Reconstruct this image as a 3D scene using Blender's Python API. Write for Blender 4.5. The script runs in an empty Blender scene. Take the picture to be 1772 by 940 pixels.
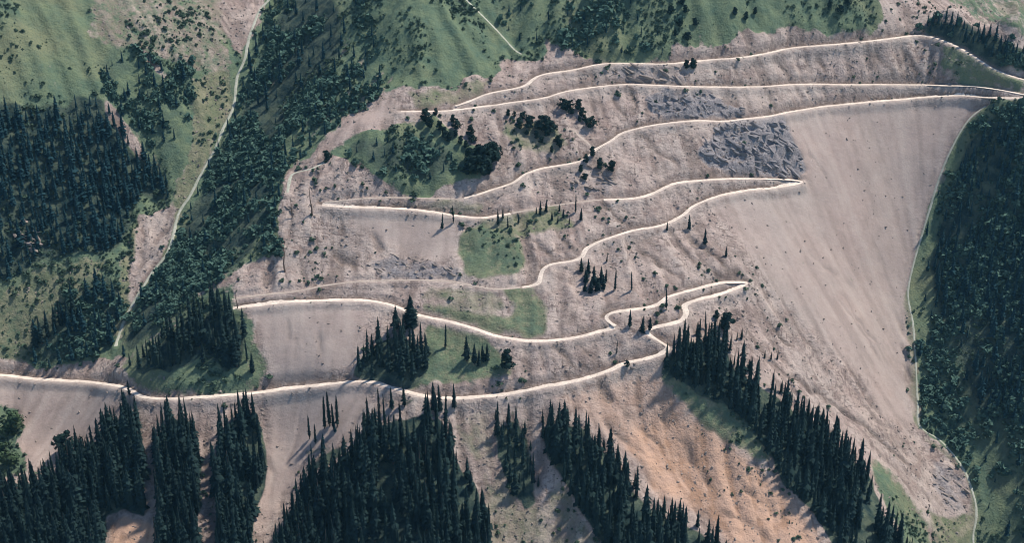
import bpy, bmesh, math, random
import numpy as np
from mathutils import Vector

random.seed(7)
RNG = np.random.default_rng(7)
scene = bpy.context.scene

# ------------------------------------------------------------------ camera, sky, sun, exposure
CAM_Z = 520.0
PITCH = math.radians(27.0)
FPX = 2308.0                       # focal length in photograph pixels (1772 wide)
W0, H0 = 1772.0, 940.0
cam_d = bpy.data.cameras.new('camera')
cam = bpy.data.objects.new('camera', cam_d)
scene.collection.objects.link(cam)
cam.location = (0, 0, CAM_Z)
cam.rotation_euler = (math.pi / 2 - PITCH, 0, 0)
cam_d.sensor_width = 36.0
cam_d.lens = 36.0 * FPX / W0
cam_d.clip_start = 1.0
cam_d.clip_end = 12000
scene.camera = cam

SUN_ELEV = math.radians(60)
SUN_DIR = Vector((0.86, 0.50, 0)).normalized() * math.cos(SUN_ELEV) + Vector((0, 0, math.sin(SUN_ELEV)))
world = bpy.data.worlds.new('World')
scene.world = world
world.use_nodes = True
wn = world.node_tree
sky = wn.nodes.new('ShaderNodeTexSky')
sky.sky_type = 'NISHITA'
sky.sun_disc = False
sky.sun_elevation = SUN_ELEV
sky.sun_rotation = math.atan2(SUN_DIR.x, SUN_DIR.y)
sky.altitude = 3000
wn.links.new(sky.outputs[0], wn.nodes['Background'].inputs[0])
wn.nodes['Background'].inputs[1].default_value = 0.15

sun_d = bpy.data.lights.new('sun', 'SUN')
sun_d.energy = 4.6
sun_d.angle = math.radians(4.0)
sun_d.color = (1.0, 0.915, 0.81)
sun = bpy.data.objects.new('sun', sun_d)
scene.collection.objects.link(sun)
sun.location = SUN_DIR * 1500
sun.rotation_euler = SUN_DIR.to_track_quat('Z', 'Y').to_euler()

scene.view_settings.view_transform = 'Standard'
scene.view_settings.look = 'None'
scene.view_settings.gamma = 1.0
scene.view_settings.use_curve_mapping = False
scene.view_settings.exposure = 0.38
scene.cycles.filter_width = 1.0
scene.cycles.max_bounces = 5
scene.cycles.diffuse_bounces = 3
scene.cycles.volume_bounces = 0

# ------------------------------------------------------------------ projection helpers
CP, SP = math.cos(PITCH), math.sin(PITCH)

def ray(u, v):
    a = (np.asarray(u, float) - W0 / 2) / FPX
    b = (H0 / 2 - np.asarray(v, float)) / FPX
    return np.stack([a, CP + b * SP, -SP + b * CP], -1)

def project(x, y, z):
    dz = z - CAM_Z
    f = y * CP - dz * SP
    f = np.maximum(f, 1.0)
    return W0 / 2 + FPX * x / f, H0 / 2 - FPX * (y * SP + dz * CP) / f, f

# ------------------------------------------------------------------ noise
def vnoise(x, y, seed):
    r = np.random.default_rng(seed).random((256, 256))
    xi = np.floor(x).astype(int); yi = np.floor(y).astype(int)
    fx = x - xi; fy = y - yi
    fx = fx * fx * fx * (fx * (fx * 6 - 15) + 10); fy = fy * fy * fy * (fy * (fy * 6 - 15) + 10)
    a = r[yi & 255, xi & 255]; b = r[yi & 255, (xi + 1) & 255]
    c = r[(yi + 1) & 255, xi & 255]; d = r[(yi + 1) & 255, (xi + 1) & 255]
    return (a + (b - a) * fx + (c - a) * fy + (a - b - c + d) * fx * fy) * 2 - 1

def fbm(x, y, size, seed, octaves=4, gain=0.5):
    out = 0; amp = 1; s = 1.0 / size
    for k in range(octaves):
        out = out + amp * vnoise(x * s + 17.3 * k, y * s + 5.1 * k, seed + k)
        amp *= gain; s *= 2.03
    return out

# ------------------------------------------------------------------ terrain: control points (pixel, offset from the mean slope in metres)
PLANE_Z0, PLANE_Y0, PLANE_S = CAM_Z - 445.0, 560.0, 0.5
CTRL = [
 # right gully
 (1715,165,-18),(1640,265,-44),(1600,400,-74),(1575,510,-92),(1585,620,-103),(1590,740,-112),(1690,870,-120),(1730,1000,-128),
 # right forested flank
 (1772,215,-12),(1772,350,-49),(1690,400,-63),(1772,500,-71),(1690,560,-83),(1772,700,-90),(1772,900,-110),(1950,300,-12),(1950,600,-45),(1950,900,-75),(2100,120,20),
 # crest of the spur, left edge
 (670,165,27),(600,205,24),(550,250,21),(490,330,16),(478,440,6),(395,495,0),(300,560,-12),(215,640,-24),
 # left gully
 (470,-20,-14),(425,100,-16),(405,185,-22),(345,310,-27),(300,400,-31),(245,500,-37),(200,600,-45),(120,660,-50),(0,700,-60),
 # left mountain
 (0,-20,52),(200,0,26),(330,60,2),(0,150,34),(200,200,2),(0,300,14),(150,330,-12),(240,330,-28),(0,450,-14),(140,470,-30),(0,580,-42),(100,580,-44),(-200,300,60),(-200,600,0),(-250,0,100),
 # flank between gully and crest
 (560,40,12),(520,150,4),(470,260,-1),(400,380,-11),
 # grassy dome and the slope above the roads
 (720,60,38),(720,-40,46),(640,100,24),(810,100,28),(830,0,30),(885,80,20),(940,60,28),(1050,0,38),(1060,80,24),(1200,0,34),(1200,70,18),(1400,0,16),(1400,50,6),
 (1520,0,6),(1590,45,-13),(1680,75,-26),(1772,105,-24),(1660,0,8),(1772,0,20),(1772,55,2),(1772,150,-10),
 # main face
 (760,160,26),(900,150,22),(1050,125,19),(1200,130,10),(1400,110,-7),(1580,95,-17),(1400,180,-15),(1500,170,-23),(1600,165,-29),(1670,160,-24),(900,250,18),(1050,230,11),(1200,240,4),(1320,240,-8),(1450,240,-28),(1560,240,-42),
 (720,270,25),(600,320,20),(560,355,13),(700,345,13),(850,330,13),(1000,320,8),(1150,320,2),(1300,310,-12),(1400,330,-33),(1500,400,-60),
 (620,410,7),(720,420,6),(560,460,2),(840,430,9),(950,430,6),(1100,420,2),(1220,400,-8),(1290,485,-16),(1400,480,-46),(1480,560,-72),
 (520,515,2),(700,500,3),(850,530,7),(960,530,5),(1080,500,2),(1180,500,-3),(1050,580,1),(900,590,3),(700,560,1),(560,590,-4),(500,600,-5),(400,580,-4),(330,630,-11),
 (660,640,-4),(800,640,1),(880,650,1),(1010,650,-3),(1130,600,-2),(1200,580,-6),(1260,560,-16),(1340,600,-38),(1430,690,-62),(1520,760,-86),(1600,850,-108),
 # bottom
 (60,660,-54),(100,750,-57),(230,690,-30),(0,850,-48),(0,960,-40),(120,880,-40),(220,800,-30),(300,800,-24),(300,940,-28),(355,820,-30),(400,740,-20),(400,900,-26),
 (460,760,-32),(460,940,-42),(540,720,-22),(560,830,-22),(650,720,-7),(680,830,-8),(700,960,-14),(800,760,-8),(830,880,-22),(870,930,-30),(880,750,-12),(960,720,-7),(950,830,-20),
 (1030,780,-14),(1100,900,-24),(1100,720,-18),(1180,780,-31),(1280,860,-42),(1350,950,-50),(1180,650,-8),(1260,710,-23),(1340,730,-36),(1420,790,-52),(1480,880,-62),(1560,950,-84),(1550,830,-88),
]
CT = np.array(CTRL, float)
rd = ray(CT[:, 0], CT[:, 1])
# intersect each ray with the mean slope raised by its offset
tt = (PLANE_Z0 + CT[:, 2] - PLANE_S * PLANE_Y0 - CAM_Z) / (rd[:, 2] - PLANE_S * rd[:, 1])
P = rd * tt[:, None]
cx, cy = P[:, 0], P[:, 1]
cr = CT[:, 2]

def tps(r2):
    return 0.5 * r2 * np.log(r2 + 1e-9)

S = 100.0
n = len(cx)
K = tps(((cx[:, None] - cx[None]) ** 2 + (cy[:, None] - cy[None]) ** 2) / S ** 2) + np.eye(n) * 0.012
Q = np.stack([np.ones(n), cx / S, cy / S], -1)
A = np.block([[K, Q], [Q.T, np.zeros((3, 3))]])
sol = np.linalg.solve(A, np.concatenate([cr, np.zeros(3)]))

def resid(x, y):
    x = np.clip(x, -470, 470); y = np.clip(y, 470, 1080)
    sh = x.shape; x = x.ravel(); y = y.ravel()
    out = np.empty_like(x)
    for i in range(0, len(x), 40000):
        xs, ys = x[i:i + 40000], y[i:i + 40000]
        k = tps(((xs[:, None] - cx[None]) ** 2 + (ys[:, None] - cy[None]) ** 2) / S ** 2)
        out[i:i + 40000] = k @ sol[:n] + sol[n] + sol[n + 1] * xs / S + sol[n + 2] * ys / S
    return out.reshape(sh)

STEP = 1.1
core_x = np.arange(-388, 388 + STEP, STEP)
core_y = np.arange(496, 1010 + STEP, STEP)
def ext(start, end, sign):
    out = []; s = STEP * 1.6; p = start
    while (p < end) if sign > 0 else (p > end):
        p += sign * s; out.append(p); s = min(s * 1.16, 80)
    return out
gx = np.array(ext(core_x[0], -800, -1)[::-1] + list(core_x) + ext(core_x[-1], 800, 1))
gy = np.array(ext(core_y[0], 120, -1)[::-1] + list(core_y) + ext(core_y[-1], 1500, 1))
i0 = int(np.searchsorted(gx, core_x[0] - 1e-6)); j0 = int(np.searchsorted(gy, core_y[0] - 1e-6))
NX, NY = len(gx), len(gy)
X, Y = np.meshgrid(gx, gy)
# the spline is smooth: evaluate it on a coarse lattice and interpolate
lx = np.linspace(-475, 475, 191); ly = np.linspace(465, 1085, 125)
LX, LY = np.meshgrid(lx, ly)
LR = resid(LX, LY)
def bil(grid, ax, ay, x, y):
    fx = np.clip((x - ax[0]) / (ax[1] - ax[0]), 0, len(ax) - 1.001); fy = np.clip((y - ay[0]) / (ay[1] - ay[0]), 0, len(ay) - 1.001)
    ix = fx.astype(int); iy = fy.astype(int); fx = fx - ix; fy = fy - iy
    return (grid[iy, ix] * (1 - fx) + grid[iy, ix + 1] * fx) * (1 - fy) + (grid[iy + 1, ix] * (1 - fx) + grid[iy + 1, ix + 1] * fx) * fy
def base_h(x, y):
    z = PLANE_Z0 + PLANE_S * (y - PLANE_Y0) + bil(LR, lx, ly, np.clip(x, -470, 470), np.clip(y, 470, 1080))
    return z
Z = base_h(X, Y)
Z += fbm(X, Y, 60, 11, 3) * 2.2
far = np.clip((np.maximum(np.abs(X) - 420, 0) + np.maximum(Y - 1040, 0)) / 300, 0, 1)
Z += far * fbm(X, Y, 260, 41, 4) * 45

def core(a): return a[j0:j0 + len(core_y), i0:i0 + len(core_x)]

def raycast(u, v, zgrid):
    """first hit of pixel rays on the core heightfield"""
    d = ray(u, v)
    t = np.full(len(d), 480.0); hit = np.full(len(d), np.nan); prev = None
    zc = core(zgrid)
    alive = np.ones(len(d), bool)
    pd = None
    for k in range(900):
        p = d * t[:, None]
        h = bil(zc, core_x, core_y, p[:, 0], p[:, 1])
        diff = p[:, 2] + CAM_Z - h
        if pd is not None:
            cross = alive & (diff <= 0)
            if cross.any():
                f = pd[cross] / (pd[cross] - diff[cross] + 1e-9)
                hit[cross] = t[cross] - 1.0 + f
                alive[cross] = False
        pd = diff; t = t + 1.0
        if not alive.any(): break
    p = d * hit[:, None]
    p[:, 2] += CAM_Z
    return p

# ------------------------------------------------------------------ roads traced on the slope
ROADS = {
 'lowest': (1.5, [(-60,648),(0,650),(60,656),(130,660),(200,667),(222,673),(238,684),(262,690),(300,690),(380,685),(440,680),(500,672),(560,666),(615,660),(650,662),(690,674),(730,684),(765,689),(800,689),(850,685),(890,680),(930,671),(980,662),(1030,650),(1060,640),(1076,629),(1110,623),(1140,615),(1157,605),(1150,595),(1136,588),(1119,576),(1126,567),(1150,562),(1177,556),(1188,544),(1184,528),(1192,523),(1222,515),(1254,506),(1280,497),(1293,491),(1282,488),(1256,488),(1220,496),(1185,505),(1155,514),(1140,526),(1118,533),(1085,537),(1060,539),(1048,547),(1053,557),(1066,568)]),
 'middle': (1.45, [(1066,568),(1040,573),(1000,583),(960,589),(920,590),(880,586),(850,579),(830,571),(800,562),(770,554),(740,549),(720,545),(690,532),(660,523),(620,519),(580,519),(520,521),(470,525),(425,530),(402,535)]),
 'upper_middle': (1.3, [(902,497),(931,493),(936,478),(941,464),(957,456),(996,451),(1009,444),(1014,431),(1033,419),(1060,410),(1098,398),(1139,392),(1162,383),(1184,371),(1196,359),(1220,347),(1243,339),(1288,330),(1330,326),(1360,321),(1387,318),(1382,312),(1356,310),(1310,309),(1270,309),(1237,310),(1190,314),(1162,318),(1140,330),(1111,341),(1070,345),(1043,345)]),
 'left_bench': (1.3, [(885,369),(855,374),(831,377),(790,373),(729,364),(658,359),(600,358),(556,354)]),
 'faint_link': (0.75, [(1043,345),(1010,349),(975,353),(931,360),(885,369)]),
 'faint_bench': (0.75, [(560,350),(600,346),(651,342),(712,342),(760,344),(801,344)]),
 'streambed': (0.65, [(1708,178),(1672,212),(1644,262),(1622,318),(1600,392),(1583,448),(1571,508),(1580,560),(1584,620),(1588,690),(1592,740),(1628,763),(1664,806),(1682,848),(1690,888),(1684,930),(1690,970)]),
 'upper': (1.15, [(801,344),(831,335),(862,325),(892,315),(907,301),(948,289),(999,281),(1018,272),(1033,256),(1060,243),(1073,231),(1098,223),(1152,213),(1207,208),(1251,210),(1288,205),(1329,201),(1363,194),(1424,184),(1472,179),(1513,175),(1560,172),(1611,167),(1676,165),(1695,168),(1730,169),(1772,169),(1830,168)]),
 'high': (1.08, [(692,192),(730,192),(767,192),(814,187),(865,180),(924,172),(948,168),(965,162),(992,155),(1033,150),(1071,146),(1111,146),(1186,149),(1271,150),(1329,149),(1345,147),(1407,145),(1465,146),(1547,146),(1656,148),(1696,150),(1730,155),(1772,163),(1830,172)]),
 'top': (1.2, [(786,184),(821,172),(842,162),(890,153),(914,146),(921,138),(938,128),(992,121),(1033,111),(1071,109),(1152,110),(1207,105),(1288,98),(1330,91),(1373,82),(1458,75),(1526,68),(1581,61),(1608,62),(1635,70),(1662,83),(1690,99),(1713,116),(1744,129),(1772,137),(1830,150)]),
 'track': (0.8, [(400,519),(440,512),(508,505),(559,495),(600,489),(658,486),(736,485),(780,488),(814,494),(862,501),(902,497)]),
 'path': (1.0, [(478,-20),(462,3),(449,17),(430,68),(424,102),(411,129),(408,150),(404,184),(388,218),(371,259),(350,297),(328,340),(308,371),(299,412),(289,439),(265,470),(245,500),(221,541),(207,579),(200,603)]),
 'crest_path': (0.9, [(497,338),(500,318),(507,299),(540,293),(562,277)]),
 'trail': (0.7, [(800,-14),(812,4),(835,27),(865,58),(890,86),(904,96)]),
 'knoll_trail': (0.8, [(990,222),(1005,238),(1020,250),(1026,262)]),
}
def dense(pts, step=2.0):
    pts = np.array(pts, float)
    # Catmull-Rom through the traced points
    out = []
    for k in range(len(pts) - 1):
        p0 = pts[max(k - 1, 0)]; p1 = pts[k]; p2 = pts[k + 1]; p3 = pts[min(k + 2, len(pts) - 1)]
        m = max(2, int(np.hypot(*(p2 - p1)) / step))
        for q in range(m):
            t = q / m
            out.append(0.5 * ((2 * p1) + (-p0 + p2) * t + (2 * p0 - 5 * p1 + 4 * p2 - p3) * t * t + (-p0 + 3 * p1 - 3 * p2 + p3) * t ** 3))
    out.append(pts[-1])
    return np.array(out)

def resample(p, step):
    d = np.concatenate([[0], np.cumsum(np.hypot(np.diff(p[:, 0]), np.diff(p[:, 1])))])
    s = np.linspace(0, d[-1], max(3, int(d[-1] / step)))
    return np.stack([np.interp(s, d, p[:, k]) for k in range(3)], -1)

def smooth(a, k):
    if len(a) < 2 * k + 1: return a
    w = np.hanning(2 * k + 3)[1:-1]; w /= w.sum()
    ap = np.concatenate([np.repeat(a[:1], k, 0), a, np.repeat(a[-1:], k, 0)])
    return np.stack([np.convolve(ap[:, c], w, 'valid') for c in range(a.shape[1])], -1)

road_lines = {}
best = np.full(core(Z).shape, 1e9); rz = np.zeros_like(best); rw = np.zeros_like(best); zw = np.zeros_like(best); zs = np.zeros_like(best)
for name, (hw, pts) in ROADS.items():
    q = dense(pts)
    p = raycast(q[:, 0], q[:, 1], Z)
    p = p[~np.isnan(p[:, 0])]
    p = resample(p, 1.0)
    ends = p[[0, -1]].copy()
    p = smooth(p, 3)
    p[:, 2] = smooth(p[:, 2:3], 14)[:, 0]
    road_lines[name] = (hw, p)
    R = 8 if hw > 1.05 else 5
    bx = np.round((p[:, 0] - core_x[0]) / STEP).astype(int); by = np.round((p[:, 1] - core_y[0]) / STEP).astype(int)
    for dj in range(-R, R + 1):
        for di in range(-R, R + 1):
            if di * di + dj * dj > R * R: continue
            ii = bx + di; jj = by + dj
            ok = (ii >= 0) & (jj >= 0) & (ii < len(core_x)) & (jj < len(core_y))
            ii, jj, pp = ii[ok], jj[ok], p[ok]
            dd = np.hypot(core_x[ii] - pp[:, 0], core_y[jj] - pp[:, 1])
            wg = 1.0 / (dd ** 4 + 0.5); np.add.at(zw, (jj, ii), wg); np.add.at(zs, (jj, ii), wg * pp[:, 2])
            o = np.argsort(-dd)                       # nearest written last
            ii, jj, dd, pp = ii[o], jj[o], dd[o], pp[o]
            m = dd < best[jj, ii]
            best[jj[m], ii[m]] = dd[m]; rz[jj[m], ii[m]] = pp[m, 2]; rw[jj[m], ii[m]] = hw

rz = zs / np.maximum(zw, 1e-9)                        # banks between close roads blend

# ------------------------------------------------------------------ ground cover regions, traced as outlines on the slope
MS = 0.5; PAD = 160
MW, MH = int((W0 + 2 * PAD) * MS), int((H0 + 2 * PAD) * MS)
def raster(polys, blur=2):
    m = np.zeros((MH, MW), np.float32)
    yy, xx = np.mgrid[0:MH, 0:MW]
    xx = xx / MS - PAD; yy = yy / MS - PAD
    for pol in polys:
        val = 1.0
        if isinstance(pol, tuple) and isinstance(pol[0], float): val, pol = pol
        pol = np.array(pol, float)
        inside = np.zeros(m.shape, bool)
        xa, ya = pol[-1]
        for xb, yb in pol:
            if ya != yb:
                c = ((ya > yy) != (yb > yy)) & (xx < (xb - xa) * (yy - ya) / (yb - ya) + xa)
                inside ^= c
            xa, ya = xb, yb
        m[inside] = val
    for _ in range(blur):
        m = (np.roll(m, 1, 0) + m + np.roll(m, -1, 0)) / 3
        m = (np.roll(m, 1, 1) + m + np.roll(m, -1, 1)) / 3
    return m

LEFT_GREEN = [(-160,-160),(478,-160),(470,0),(425,100),(405,185),(345,310),(300,410),(245,500),(205,600),(195,622),(120,632),(60,640),(40,600),(0,615),(-160,640)]
SPUR_FLANK = [(478,-160),(620,-160),(630,0),(660,70),(668,155),(600,205),(548,245),(520,275),(498,300),(485,340),(480,400),(486,440),(440,455),(405,470),(340,512),(270,580),(215,625),(200,610),(245,500),(300,410),(345,310),(405,185),(425,100),(470,0)]
DOME = [(600,-160),(830,-160),(830,0),(880,60),(908,98),(870,105),(850,125),(800,138),(790,150),(740,150),(690,155),(665,160),(640,120),(610,60)]
TOP_GREEN = [(815,-160),(1520,-160),(1515,0),(1530,30),(1520,50),(1480,52),(1400,58),(1370,45),(1345,62),(1310,58),(1288,42),(1262,74),(1225,82),(1195,80),(1165,72),(1155,102),(1100,106),(1060,104),(1010,100),(985,90),(960,76),(940,62),(948,92),(930,104),(905,97),(870,60),(830,0)]
TOP_DARK = [(905,-160),(1170,-160),(1185,40),(1160,66),(1152,98),(1070,100),(1060,50),(1010,90),(960,70),(935,58),(930,96),(905,90),(860,20),(850,-160)]
RIGHT = [(1700,182),(1740,178),(1780,178),(1960,170),(1960,1120),(1690,1120),(1684,940),(1692,890),(1684,850),(1668,812),(1630,765),(1592,742),(1584,640),(1570,510),(1583,450),(1600,395),(1622,320),(1645,265),(1672,215)]
RIGHT_DARK = [(1745,190),(1960,170),(1960,760),(1720,720),(1690,690),(1660,600),(1620,540),(1612,470),(1625,380),(1650,300),(1680,240)]
TR_FOREST = [(1600,46),(1622,34),(1668,44),(1702,56),(1740,80),(1772,92),(1960,180),(1960,150),(1772,124),(1730,113),(1700,92),(1668,76),(1640,64),(1610,56)]
TR_GREEN = [(1655,-160),(1960,-160),(1960,150),(1772,80),(1740,50),(1700,30),(1640,4)]
TR_SCRUB = [(1628,78),(1690,108),(1740,134),(1772,145),(1800,160),(1772,162),(1700,148),(1655,142),(1632,118)]
LEFT_FOREST = [(-160,150),(0,178),(60,192),(110,178),(150,162),(182,176),(205,200),(235,235),(270,280),(300,322),(292,345),(246,330),(226,370),(208,420),(180,440),(130,436),(95,446),(55,462),(0,492),(-160,500)]
LEFT_FOREST2 = [(168,100),(228,84),(330,118),(338,200),(300,262),(262,262),(225,215),(188,172)]
LEFT_LOW = [(40,622),(62,560),(96,528),(140,492),(170,470),(205,494),(212,530),(198,600),(150,628),(90,640)]
LEFT_ROCKY = [(165,-160),(380,-160),(384,10),(402,110),(392,128),(330,122),(240,84),(150,66)]
LEFT_PALE = [(-160,540),(0,518),(40,482),(80,460),(150,444),(188,452),(176,500),(130,520),(96,560),(78,600),(40,622),(0,620),(-160,620)]
GULLY_BED = [(332,140),(404,120),(402,185),(344,310),(298,410),(243,500),(206,592),(194,560),(206,500),(216,440),(228,396),(262,362),(300,345),(318,300),(330,230)]
GULLY_SCREE = [(238,372),(304,350),(298,412),(285,440),(244,500),(220,545),(228,480),(234,430)]
TOPL_SCREE = [(340,-160),(466,-160),(458,6),(430,70),(420,100),(398,62),(372,22)]
KNOLL = [(572,262),(600,242),(655,224),(720,206),(745,198),(762,214),(800,238),(850,262),(858,290),(836,306),(795,308),(770,330),(735,338),(690,330),(655,306),(622,284),(585,272)]
KNOLL_DARK = [(600,250),(660,236),(740,240),(790,270),(800,300),(740,312),(660,302),(620,280)]
MEADOW = [(796,398),(822,392),(850,386),(880,398),(898,415),(912,440),(908,462),(890,474),(850,478),(806,482),(792,440)]
MEADOW2 = [(868,500),(905,497),(935,510),(948,540),(946,574),(905,582),(862,574),(830,560),(775,545),(735,535),(728,524),(780,532),(850,548),(880,545),(890,530)]
MEADOW3 = [(738,562),(800,572),(842,582),(866,604),(890,640),(862,652),(800,655),(745,664),(700,668),(730,600)]
LEFT_UNDER = [(205,640),(215,622),(270,578),(340,510),(400,490),(405,528),(424,542),(440,580),(462,636),(448,664),(420,676),(330,682),(262,680)]
FOREST_LU = [(215,625),(270,575),(330,515),(384,500),(424,545),(424,600),(412,640),(390,640),(352,610),(330,625),(296,640),(250,650)]
FOREST_H = [(606,645),(622,592),(652,566),(700,552),(732,575),(742,620),(735,650),(708,668),(650,660)]
F_A = [(-160,880),(0,826),(50,812),(96,790),(150,752),(180,722),(214,690),(240,696),(246,740),(248,800),(254,880),(258,892),(215,876),(178,892),(172,1120),(-160,1120)]
F_B = [(268,760),(278,705),(300,700),(336,700),(344,745),(346,820),(344,900),(350,1120),(280,1120),(276,860)]
F_C = [(378,740),(390,704),(424,684),(446,700),(456,760),(462,800),(452,850),(440,920),(432,1120),(374,1120),(378,900),(380,820)]
F_D = [(484,915),(512,850),(528,812),(560,786),(600,762),(628,730),(650,704),(720,690),(768,694),(782,740),(806,790),(832,826),(846,880),(852,1120),(440,1120),(470,950)]
F_D2 = [(530,790),(534,752),(560,742),(586,735),(592,752),(560,778)]
F_E = [(850,716),(886,700),(906,724),(918,765),(934,820),(938,862),(912,885),(884,850),(862,790)]
F_F = [(922,730),(938,708),(970,702),(1004,716),(1042,746),(1080,788),(1112,836),(1136,862),(1176,876),(1222,896),(1262,940),(1300,1120),(1080,1120),(1040,940),(1000,880),(966,826)]
F_G = [(1146,650),(1154,596),(1182,566),(1220,556),(1256,562),(1268,600),(1300,630),(1340,652),(1384,694),(1430,722),(1476,768),(1508,800),(1520,850),(1556,900),(1590,1000),(1600,1120),(1500,1120),(1440,930),(1400,880),(1360,850),(1340,800),(1318,770),(1300,735),(1250,700),(1200,672)]
G_GRASS = [(1148,650),(1205,668),(1262,700),(1310,735),(1340,800),(1310,792),(1262,762),(1215,730),(1172,690)]
G_STRIP = [(1496,792),(1530,812),(1570,860),(1602,905),(1640,1000),(1660,1120),(1560,1120),(1560,940),(1530,868)]
BL_BUSH = [(-160,690),(0,702),(28,708),(40,740),(24,762),(44,790),(40,812),(0,830),(-160,860)]
WARM = [(1110,790),(1080,770),(1110,735),(1160,720),(1190,735),(1240,748),(1300,800),(1345,850),(1400,905),(1450,1000),(1480,1120),(1330,1120),(1270,945),(1230,895),(1180,870),(1130,850),(1110,800)]
WARM_BL = [(186,905),(214,893),(246,898),(275,920),(300,945),(330,1120),(190,1120),(184,945)]
WARM_UP = [(960,690),(1060,660),(1140,650),(1200,720),(1300,800),(1260,900),(1180,870),(1090,790),(1020,730)]
ROCK1 = [(1212,262),(1222,238),(1252,216),(1300,210),(1352,206),(1362,226),(1378,252),(1396,292),(1374,306),(1320,304),(1268,296),(1230,280)]
ROCK2 = [(1118,168),(1160,156),(1220,158),(1252,174),(1290,186),(1290,200),(1230,202),(1160,206),(1128,192)]
ROCK3 = [(636,460),(680,440),(730,452),(790,466),(800,482),(740,484),(668,484)]
ROCK4 = [(985,296),(1040,288),(1066,300),(1060,338),(1010,342),(975,322)]
ROCK5 = [(490,340),(540,300),(600,285),(640,305),(650,335),(600,345),(560,345),(500,372)]
ROCK6 = [(1608,790),(1650,800),(1676,850),(1672,890),(1640,882),(1612,836)]
ROCK7 = [(30,385),(60,372),(70,410),(60,440),(34,430)]
ROCK_ROW = [(1056,112),(1110,110),(1160,112),(1206,122),(1190,140),(1120,142),(1066,136)]
OLIVE_A = [(700,160),(760,152),(800,150),(850,130),(840,160),(790,180),(720,186)]
OLIVE_B = [(560,355),(600,350),(800,350),(840,345),(830,370),(760,364),(620,354)]
OLIVE_C = [(870,205),(960,215),(980,250),(960,270),(900,260),(872,230)]
OLIVE_D = [(740,500),(860,505),(880,530),(850,545),(780,528),(728,518)]
OLIVE_E = [(840,860),(866,800),(905,880),(942,864),(966,830),(1000,885),(1040,945),(1080,1120),(850,1120)]
OLIVE_F = [(1592,746),(1630,770),(1670,815),(1688,850),(1694,890),(1690,960),(1700,1120),(1640,1120),(1620,930),(1600,885),(1640,900),(1676,890),(1680,850),(1660,812),(1620,775)]
OLIVE_G = [(1560,510),(1575,505),(1590,640),(1596,742),(1580,730),(1572,640)]
OLIVE_H = [(780,730),(850,700),(856,800),(846,850),(815,790)]
OLIVE_I = [(800,380),(880,375),(960,355),(1000,385),(960,400),(900,410),(860,390)]
FLANK_DARK = [(490,10),(540,-40),(590,20),(585,90),(560,160),(510,225),(470,290),(470,380),(430,450),(340,508),(230,606),(212,604),(262,500),(335,355),(400,250),(440,150)]
STREAK1 = [(222,80),(236,80),(262,104),(290,130),(282,136),(248,112)]
STREAK2 = [(176,176),(194,180),(222,214),(248,250),(254,276),(238,270),(206,230),(182,200)]
STREAK3 = [(458,150),(490,124),(502,120),(480,140),(462,156)]
RIGHT_EDGE = [(1700,182),(1740,178),(1680,250),(1650,320),(1625,400),(1612,470),(1620,560),(1640,640),(1650,720),(1700,790),(1730,860),(1720,940),(1684,940),(1692,890),(1668,812),(1592,742),(1584,640),(1570,510),(1600,395),(1645,265)]
SMOOTH = [(1230,350),(1400,325),(1300,210),(1470,190),(1690,172),(1640,262),(1596,400),(1566,510),(1580,740),(1540,720),(1440,600),(1340,500)]
SMOOTH2 = [(428,535),(600,528),(640,540),(608,640),(470,662),(455,600)]
SMOOTH3 = [(600,365),(790,378),(795,430),(770,458),(700,440),(620,400)]
SMOOTH4 = [(560,243),(668,165),(690,190),(640,222),(580,245)]
SMOOTH5 = [(-160,660),(0,655),(200,672),(200,700),(150,750),(60,810),(30,780),(40,720),(0,700),(-160,700)]
SMOOTH6 = [(462,690),(640,668),(640,700),(600,750),(530,790),(490,870),(460,940),(450,850),(460,780)]

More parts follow.
